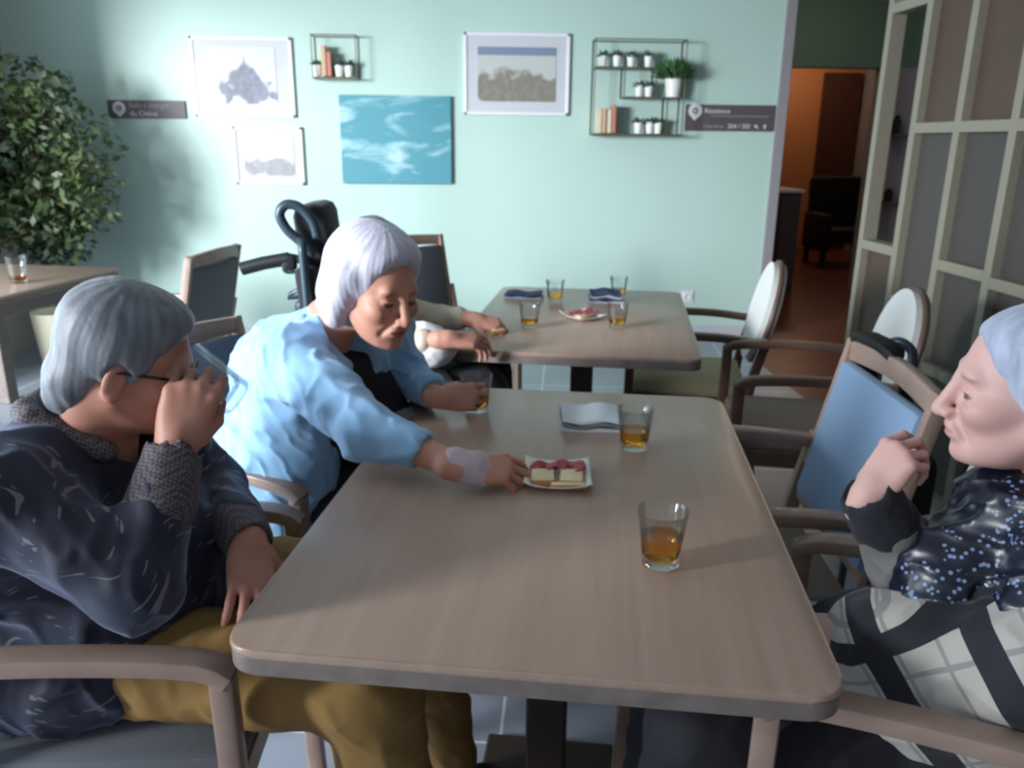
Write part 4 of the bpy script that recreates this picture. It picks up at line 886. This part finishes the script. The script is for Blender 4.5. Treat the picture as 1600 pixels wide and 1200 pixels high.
shirt += [rc(nk + V(.055, 0, .01), MM @ V(0.02, 0, -.05), .050, .068, k=.01, sub=True), pl((0, 0, .475), (0, 0, -1))]
put(man, sdf('shirt', shirt, RG, 'shirt_strokes', disp=folds(.010, 22, 11), dmax=.012))
collar = [rc(nk + V(-.045, -.062, .070), nk + V(.055, -.066, .020), .021, .018, k=.01), rc(nk + V(-.045, .062, .070), nk + V(.055, .066, .020), .021, .018, k=.01), rc(nk + V(-.060, -.045, .076), nk + V(-.060, .045, .076), .021, k=.01)]
put(man, sdf('collar', collar, .004, 'cuff_check', disp=folds(.002, 60, 3)))
c0, c1 = elR * .50 + wrR * .50, wrR - (wrR - elR).normalized() * .008
put(man, sdf('cuff', limb([elR * .42 + wrR * .58, c1], [.051, .041]) + [rc(c1 + (c1 - c0).normalized() * .02, c1 + (c1 - c0).normalized() * .05, .040, .045, k=.004, sub=True)], .004, 'cuff_check', disp=folds(.003, 40, 4)))
put(man, sdf('cuff', limb([elL * .45 + wrL * .55, wrL - (wrL - elL).normalized() * .012], [.051, .042]) + [rc(wrL + (wrL - elL).normalized() * .02, wrL + (wrL - elL).normalized() * .05, .036, .045, k=.004, sub=True)], .004, 'cuff_check', disp=folds(.003, 40, 5)))
tr = [el((-.68, 1.27, .56), (.17, .17, .09), k=.04)] + limb([V(-.64, 1.19, .572), V(-.17, 1.10, .56), V(-.10, 1.11, .12)], [.100, .086, .060], .03) + limb([V(-.64, 1.36, .572), V(-.12, 1.41, .56), V(-.05, 1.43, .12)], [.105, .086, .060], .03)
put(man, sdf('trousers', tr, RG + .001, 'trouser_mustard', disp=folds(.008, 20, 21), dmax=.012))
for x, y in ((-.08, 1.09), (-.03, 1.43)): put(man, sdf('shoe', shoe(x, y, 0), .006, 'shoe_black'))
# the glass he drinks from
R = frame(gdir.orthogonal(), gdir); tumbler('tilted glass raised to the mouth of the man in the dark patterned shirt', (0, 0, 0), liquid=0, M=Matrix.Translation(gbot) @ R.to_4x4())
# ---------------------------------------------------------------- the woman in the light blue jacket
HB = V(-.205, 1.745, 1.085); RBm = frame((.63, -.66, -.26), (.22, -.16, 1)); MB = M4(HB, RBm, 1.0)
blue = person('white-haired woman in a light blue jacket, leaning over the table towards the plate', (-.50, 1.97, 0))
nb = V(-.325, 1.83, .985); chb = V(-.385, 1.87, .83); peb = V(-.53, 1.98, .56)
sRb, sLb = V(-.395, 1.715, .930), V(-.215, 1.985, .925)
eRb = V(*PZ(574, 672, .842)); wRb = V(*PZ(722, 731, .798))
eLb, wLb = V(-.175, 2.02, .80), V(*PZ(688, 622, .800))
body = xf(head_prims(1.3, .95), MB)
body += limb([MB @ V(-.03, 0, -.05), nb, chb], [.050, .054, .09], .03) + limb([chb, peb], [.11, .13]) + limb([sRb, eRb, wRb], [.044, .035, .025]) + limb([sLb, eLb, wLb], [.044, .035, .025])
kd = (V(pc.x - .075, pc.y - .005, .775) - wRb); 
body += hand_prims(wRb, kd.normalized() + V(0, -.16, .08), V(.10, -.45, 1), ((24, 34, 20), (30, 38, 22), (36, 42, 24), (44, 44, 24)), side=1, s=.97, thumb=((.022, .028, -.008), (.050, .044, -.022), (.074, .044, -.032), (.096, .036, -.040)))
body += hand_prims(wLb, V(.97, .02, .02), V(.05, -.92, .38), ((46, 52, 25), (50, 55, 25), (54, 58, 25), (58, 58, 25)), side=1, s=.88, thumb=((.022, .026, -.010), (.046, .036, -.028), (.066, .030, -.044), (.082, .022, -.054)))
body += limb([peb + V(.02, -.08, -.02), V(-.05, 1.84, .50), V(0, 1.84, .10)], [.07, .05, .04]) + limb([peb + V(.02, .10, -.02), V(-.03, 2.06, .50), V(.03, 2.06, .10)], [.07, .05, .04])
put(blue, sdf('body', body, RB, 'skin_blue_lady', tint=lips_tint(MB)))
hair = xf([el((-.034, 0, .038), (.108, .098, .098), k=.01), el((-.060, 0, -.035), (.086, .094, .085), k=.03), el((.018, 0, .080), (.062, .070, .044), k=.03), rc((-.005, .080, .03), (-.022, .080, -.075), .028, .024, k=.02), rc((-.005, -.080, .03), (-.022, -.080, -.075), .028, .024, k=.02),
           el((-.110, 0, -.095), (.045, .062, .030), k=.03), el((.116, 0, .003), (.078, .075, .088), k=.028, sub=True), el((.080, 0, -.095), (.095, .090, .065), k=.01, sub=True), el((0, 0, -.165), (.2, .2, .045), k=.01, sub=True)], MB)
put(blue, sdf('hair', hair, RH, 'hair_silver', disp=strands(MB, .0013, seed=8)))
jk = torso_prims(peb, chb, nb + V(-.02, .01, -.02), sLb, sRb, 1.0) + [el((-.50, 1.95, .64), (.16, .19, .16), k=.05), el((-.46, 1.90, .86), (.11, .15, .12), k=.05)]
cfR = eRb * .50 + wRb * .50; cfL = eLb * .30 + wLb * .70
jk += limb([sRb, eRb, cfR], [.074, .058, .046], .03) + limb([sLb, eLb, cfL], [.072, .056, .045], .03) + [rc(V(-.54, 1.90, .62), V(-.56, 1.88, .46), .13, .14, k=.05), rc(V(-.46, 1.84, .64), V(-.47, 1.83, .44), .10, .10, k=.05), rc(V(-.39, 1.79, .82), V(-.42, 1.81, .64), .095, .10, k=.05)]
dR = (wRb - eRb).normalized(); dL = (wLb - eLb).normalized()
jk += [rc(cfR + dR * .092, cfR + dR * .15, .075, .08, k=.002, sub=True), rc(cfL + dL * .092, cfL + dL * .15, .075, .08, k=.002, sub=True)]
# open front: a wedge from the collar to the waist
fw = V(.78, -.62, -.05).normalized()
jk += [rc(PY(568, 520, 1.71), PY(602, 618, 1.70), .042, .040, k=.012, sub=True), rc(nb + fw * .085 + V(0, 0, .03), chb + fw * .175 + V(.01, 0, -.10), .055, .085, k=.012, sub=True), rc(nb + V(.02, -.015, .02), MB @ V(0, 0, -.06), .052, .066, k=.01, sub=True)]
put(blue, sdf('jacket', jk, RG, 'jacket_blue', disp=folds(.011, 24, 31), dmax=.012))
lap = [rc(nb + V(-.055, -.035, .012), nb + V(.040, -.075, -.085), .015, .018, k=.01), rc(nb + V(.040, -.075, -.085), chb + fw * .115 + V(-.05, -.06, -.10), .018, .014, k=.01), rc(nb + V(-.055, -.035, .012), nb + V(-.045, .055, .012), .015, k=.01), rc(nb + V(-.045, .055, .012), nb + V(.075, .055, -.085), .015, .018, k=.01)]
put(blue, sdf('collar', lap, .004, 'jacket_blue', disp=folds(.002, 50, 3)))
tp_ = torso_prims(peb + V(.02, -.02, 0), chb + V(.012, -.012, -.02), nb + V(0, 0, -.085), sLb * .7 + chb * .3, sRb * .7 + chb * .3, .90) + [el((-.275, 1.93, .72), (.12, .12, .14), k=.05), pl(nb + fw * .02 + V(0, 0, -.055), V(.35, -.25, 1)), pl((0, 0, .5), (0, 0, -1))]
put(blue, sdf('top', tp_, RG, 'black_top', disp=folds(.004, 24, 41)))
tr = [el((-.51, 1.97, .53), (.17, .18, .11), k=.04)] + limb([V(-.48, 1.89, .53), V(-.05, 1.82, .53), V(0, 1.83, .12)], [.11, .088, .06], .03) + limb([V(-.48, 2.06, .53), V(-.02, 2.06, .53), V(.03, 2.06, .12)], [.11, .088, .06], .03)
put(blue, sdf('trousers', tr, .0065, 'trouser_dark', disp=folds(.006, 22, 51)))
for x, y in ((.02, 1.83), (.05, 2.06)): put(blue, sdf('shoe', shoe(x, y, 0), .006, 'shoe_black'))
wd = (wRb - eRb).normalized(); hd = kd.normalized()
put(blue, sdf('bandage', [rc(wRb - wd * .018, wRb + hd * .014, .0335, .0335, k=.01), el(wRb + hd * .034, (.036, .042, .0275), frame(hd, V(.1, -.45, 1)), k=.01)], .0032, 'bandage', disp=folds(.0014, 90, 7)))
# ---------------------------------------------------------------- the person in the wheelchair at the middle table
HW = V(-.315, 2.70, 1.015); RW = frame((.88, -.12, -.46), (.35, 0, 1)); MW = M4(HW, RW, .93)
wp = person('person in a wheelchair with white bib, both hands resting on the middle table', (-.42, 2.72, 0))
nw = V(-.40, 2.71, .90); cw = V(-.42, 2.72, .78); pw = V(-.42, 2.72, .56); sRw, sLw = V(-.40, 2.55, .87), V(-.38, 2.89, .87)
eRw, wRw = V(-.235, 2.50, .765), V(*PZ(700, 530, .805)); eLw, wLw = V(-.20, 2.86, .78), V(*PZ(742, 500, .79))
body = xf(head_prims(1.3, .95), MW) + limb([MW @ V(-.03, 0, -.05), nw, cw], [.050, .054, .09], .03) + limb([cw, pw], [.11, .13]) + limb([sRw, eRw, wRw], [.044, .036, .028]) + limb([sLw, eLw, wLw], [.044, .036, .028])
body += hand_prims(wRw, V(.95, .16, -.10), V(.05, -.45, 1), ((22, 30, 20), (26, 34, 20), (30, 36, 20), (34, 38, 20)), side=1, s=.95) + hand_prims(wLw, V(.90, -.28, -.16), V(.1, -.5, 1), ((30, 36, 20), (34, 38, 20), (40, 40, 20), (46, 40, 20)), side=-1, s=.95)
body += limb([pw + V(.02, -.08, -.02), V(.06, 2.56, .55), V(.14, 2.56, .22)], [.07, .05, .04]) + limb([pw + V(.02, .10, -.02), V(.06, 2.82, .55), V(.14, 2.82, .22)], [.07, .05, .04])
put(wp, sdf('body', body, .0036, 'skin_wheelchair', tint=lips_tint(MW)))
hair = xf([el((-.028, 0, .044), (.104, .088, .094), k=.01), el((-.06, 0, -.015), (.062, .080, .075), k=.03), el((.03, 0, .085), (.06, .066, .042), k=.03), el((.118, 0, -.015), (.072, .09, .088), k=.01, sub=True), el((.06, 0, -.095), (.10, .12, .07), k=.01, sub=True)], MW)
put(wp, sdf('hair', hair, .005, 'hair_grey', disp=strands(MW, .002, seed=5)))
cg = torso_prims(pw, cw, nw, sLw, sRw, .98) + limb([sLw, eLw, eLw * .28 + wLw * .72], [.066, .056, .044], .03) + limb([sRw, eRw, eRw * .5 + wRw * .5], [.066, .056, .048], .03) + [rc(wLw + V(.0, 0, 0), wLw + V(.05, 0, 0), .036, .05, k=.003, sub=True)]
put(wp, sdf('cardigan', cg, .0055, 'cardigan_beige', disp=folds(.006, 26, 61)))
bib = [rc(nw + V(.06, 0, -.02), cw + V(.15, -.05, -.06), .075, .10, k=.03), rc(cw + V(.13, -.10, -.02), V(-.145, 2.49, .765), .085, .072, k=.03), rc(V(-.15, 2.50, .77), V(-.105, 2.47, .765), .062, .060, k=.02)]
put(wp, sdf('bib', bib, .005, 'bib_white', disp=folds(.007, 26, 71)))
lg = limb([V(-.38, 2.60, .60), V(.02, 2.55, .585), V(.10, 2.56, .25)], [.12, .098, .07], .04) + limb([V(-.38, 2.84, .60), V(.04, 2.82, .585), V(.12, 2.82, .25)], [.12, .098, .07], .04)
put(wp, sdf('trousers', lg, .0065, 'black_fabric', disp=folds(.005, 22, 81)))
put(wp, sdf('blanket', [rc(V(-.33, 2.52, .62), V(-.14, 2.46, .60), .10, .10, k=.04), rc(V(-.33, 2.46, .60), V(-.16, 2.42, .36), .07, .07, k=.05)], .006, 'skirt_grey', disp=folds(.010, 30, 83), dmax=.012))
for x, y in ((.16, 2.56), (.18, 2.82)): put(wp, sdf('shoe', xf(shoe(x, y, 0), Matrix.Translation((0, 0, .13))), .006, 'shoe_black'))
# ---------------------------------------------------------------- the woman at the right edge
HR = V(.782, 1.035, 1.066); RR = frame((-.88, .40, -.08), (-.08, .02, 1)); MR = M4(HR, RR, 1.0)
rw = person('white-haired woman at the right edge in a black and white plaid wrap, hand raised', (.78, 1.02, 0))
nr = V(.872, 1.03, .925); cr = V(.87, 1.0, .76); pr = V(.80, 1.0, .56); sLr, sRr = V(.88, .845, .855), V(.90, 1.18, .845)
eLr, wLr = V(.73, .88, .71), V(.57, 1.02, .69)
wRr = V(*PZ(1358, 775, .88)); eRr = V(.70, 1.09, .735)
body = xf(head_prims(1.2, 1.0), MR) + limb([MR @ V(-.03, 0, -.05), nr, cr], [.054, .058, .09], .03) + limb([cr, pr], [.12, .13]) + limb([sRr, eRr, wRr], [.046, .037, .026]) + limb([sLr, eLr, wLr], [.046, .037, .028])
body += hand_prims(wRr, V(.50, .02, .86), V(-.80, -.42, .42), ((50, 38, 22), (58, 44, 24), (66, 50, 26), (72, 52, 28)), side=1, s=.90, spread=.14, thumb=((.022, .028, -.010), (.046, .044, -.028), (.066, .046, -.048), (.082, .042, -.062)))
body += hand_prims(wLr, V(-.8, .5, -.25), V(.1, -.1, 1), ((30, 35, 20), (32, 35, 20), (35, 35, 20), (40, 35, 20)), side=-1, s=.92)
body += limb([pr + V(-.02, -.02, -.02), V(.38, 1.03, .50), V(.32, 1.06, .10)], [.07, .05, .04]) + limb([pr + V(-.02, .10, -.02), V(.42, 1.20, .50), V(.36, 1.22, .10)], [.07, .05, .04])
put(rw, sdf('body', body, RB, 'skin_right_lady', tint=lips_tint(MR)))
hair = xf([el((-.036, 0, .030), (.106, .092, .090), k=.01), el((-.075, 0, -.020), (.070, .088, .085), k=.03), el((.014, 0, .066), (.060, .068, .040), k=.03), el((-.020, -.080, .0), (.040, .022, .050), k=.02), el((-.020, .080, .0), (.040, .022, .050), k=.02),
           el((.128, 0, -.002), (.082, .088, .088), k=.03, sub=True), el((.075, 0, -.095), (.095, .11, .070), k=.01, sub=True)], MR)
put(rw, sdf('hair', hair, RH, 'hair_blue_grey', disp=strands(MR, .0016, seed=12)))
wrap = torso_prims(pr, cr, nr + V(0, 0, -.04), sLr, sRr, 1.0) + limb([sLr, eLr, V(.60, 1.0, .69)], [.085, .080, .070], .04) + limb([sRr, eRr + V(.06, .02, -.03)], [.07, .06], .04) + [el((.77, 1.04, .60), (.23, .18, .13), k=.06), rc(V(.68, .98, .60), V(.60, 1.12, .58), .09, .09, k=.05), el((.88, .96, .72), (.16, .16, .17), k=.05), pl((0, 0, .46), (0, 0, -1))]
put(rw, sdf('wrap', wrap, RG, 'plaid', disp=folds(.011, 17, 91), dmax=.012))
slv = limb([V(.73, 1.11, .76), eRr + V(-.01, 0, .02), eRr * .35 + wRr * .65], [.07, .066, .050], .03)
put(rw, sdf('sleeve', slv, RG, 'sleeve_grey', disp=folds(.006, 30, 93)))
u = (wRr - eRr).normalized(); put(rw, sdf('cuff', [rc(wRr - u * .055, wRr - u * .012, .050, .046, k=.01), rc(wRr + u * .02, wRr + u * .06, .036, .045, k=.003, sub=True)], .004, 'black_fabric', disp=folds(.003, 60, 5)))
sf = [rc(nr + V(-.10, .02, -.03), nr + V(-.08, -.11, -.055), .042, .048, k=.03), rc(nr + V(-.08, -.11, -.055), nr + V(.03, -.13, -.03), .048, .045, k=.03), rc(nr + V(-.09, .06, -.04), nr + V(.02, .12, -.02), .045, .045, k=.03), rc(nr + V(-.10, .0, -.07), V(.70, 1.03, .78), .062, .070, k=.04), rc(V(.70, 1.03, .78), V(.675, .98, .745), .066, .05, k=.03), rc(nr + V(-.06, -.10, -.08), V(.76, .90, .80), .06, .06, k=.03)]
put(rw, sdf('scarf', sf, .0045, 'scarf_sequin', disp=folds(.012, 32, 95), dmax=.012))
tr = [el((.78, 1.0, .52), (.17, .19, .10), k=.04)] + limb([V(.76, .99, .52), V(.36, 1.03, .51), V(.30, 1.06, .12)], [.100, .088, .066], .03) + limb([V(.76, 1.13, .52), V(.38, 1.20, .51), V(.34, 1.23, .12)], [.115, .094, .066], .03)
put(rw, sdf('trousers', tr, .0065, 'black_top', disp=folds(.006, 22, 97)))
for x, y in ((.28, 1.06), (.32, 1.25)): put(rw, sdf('shoe', shoe(x, y, PI), .006, 'shoe_black'))
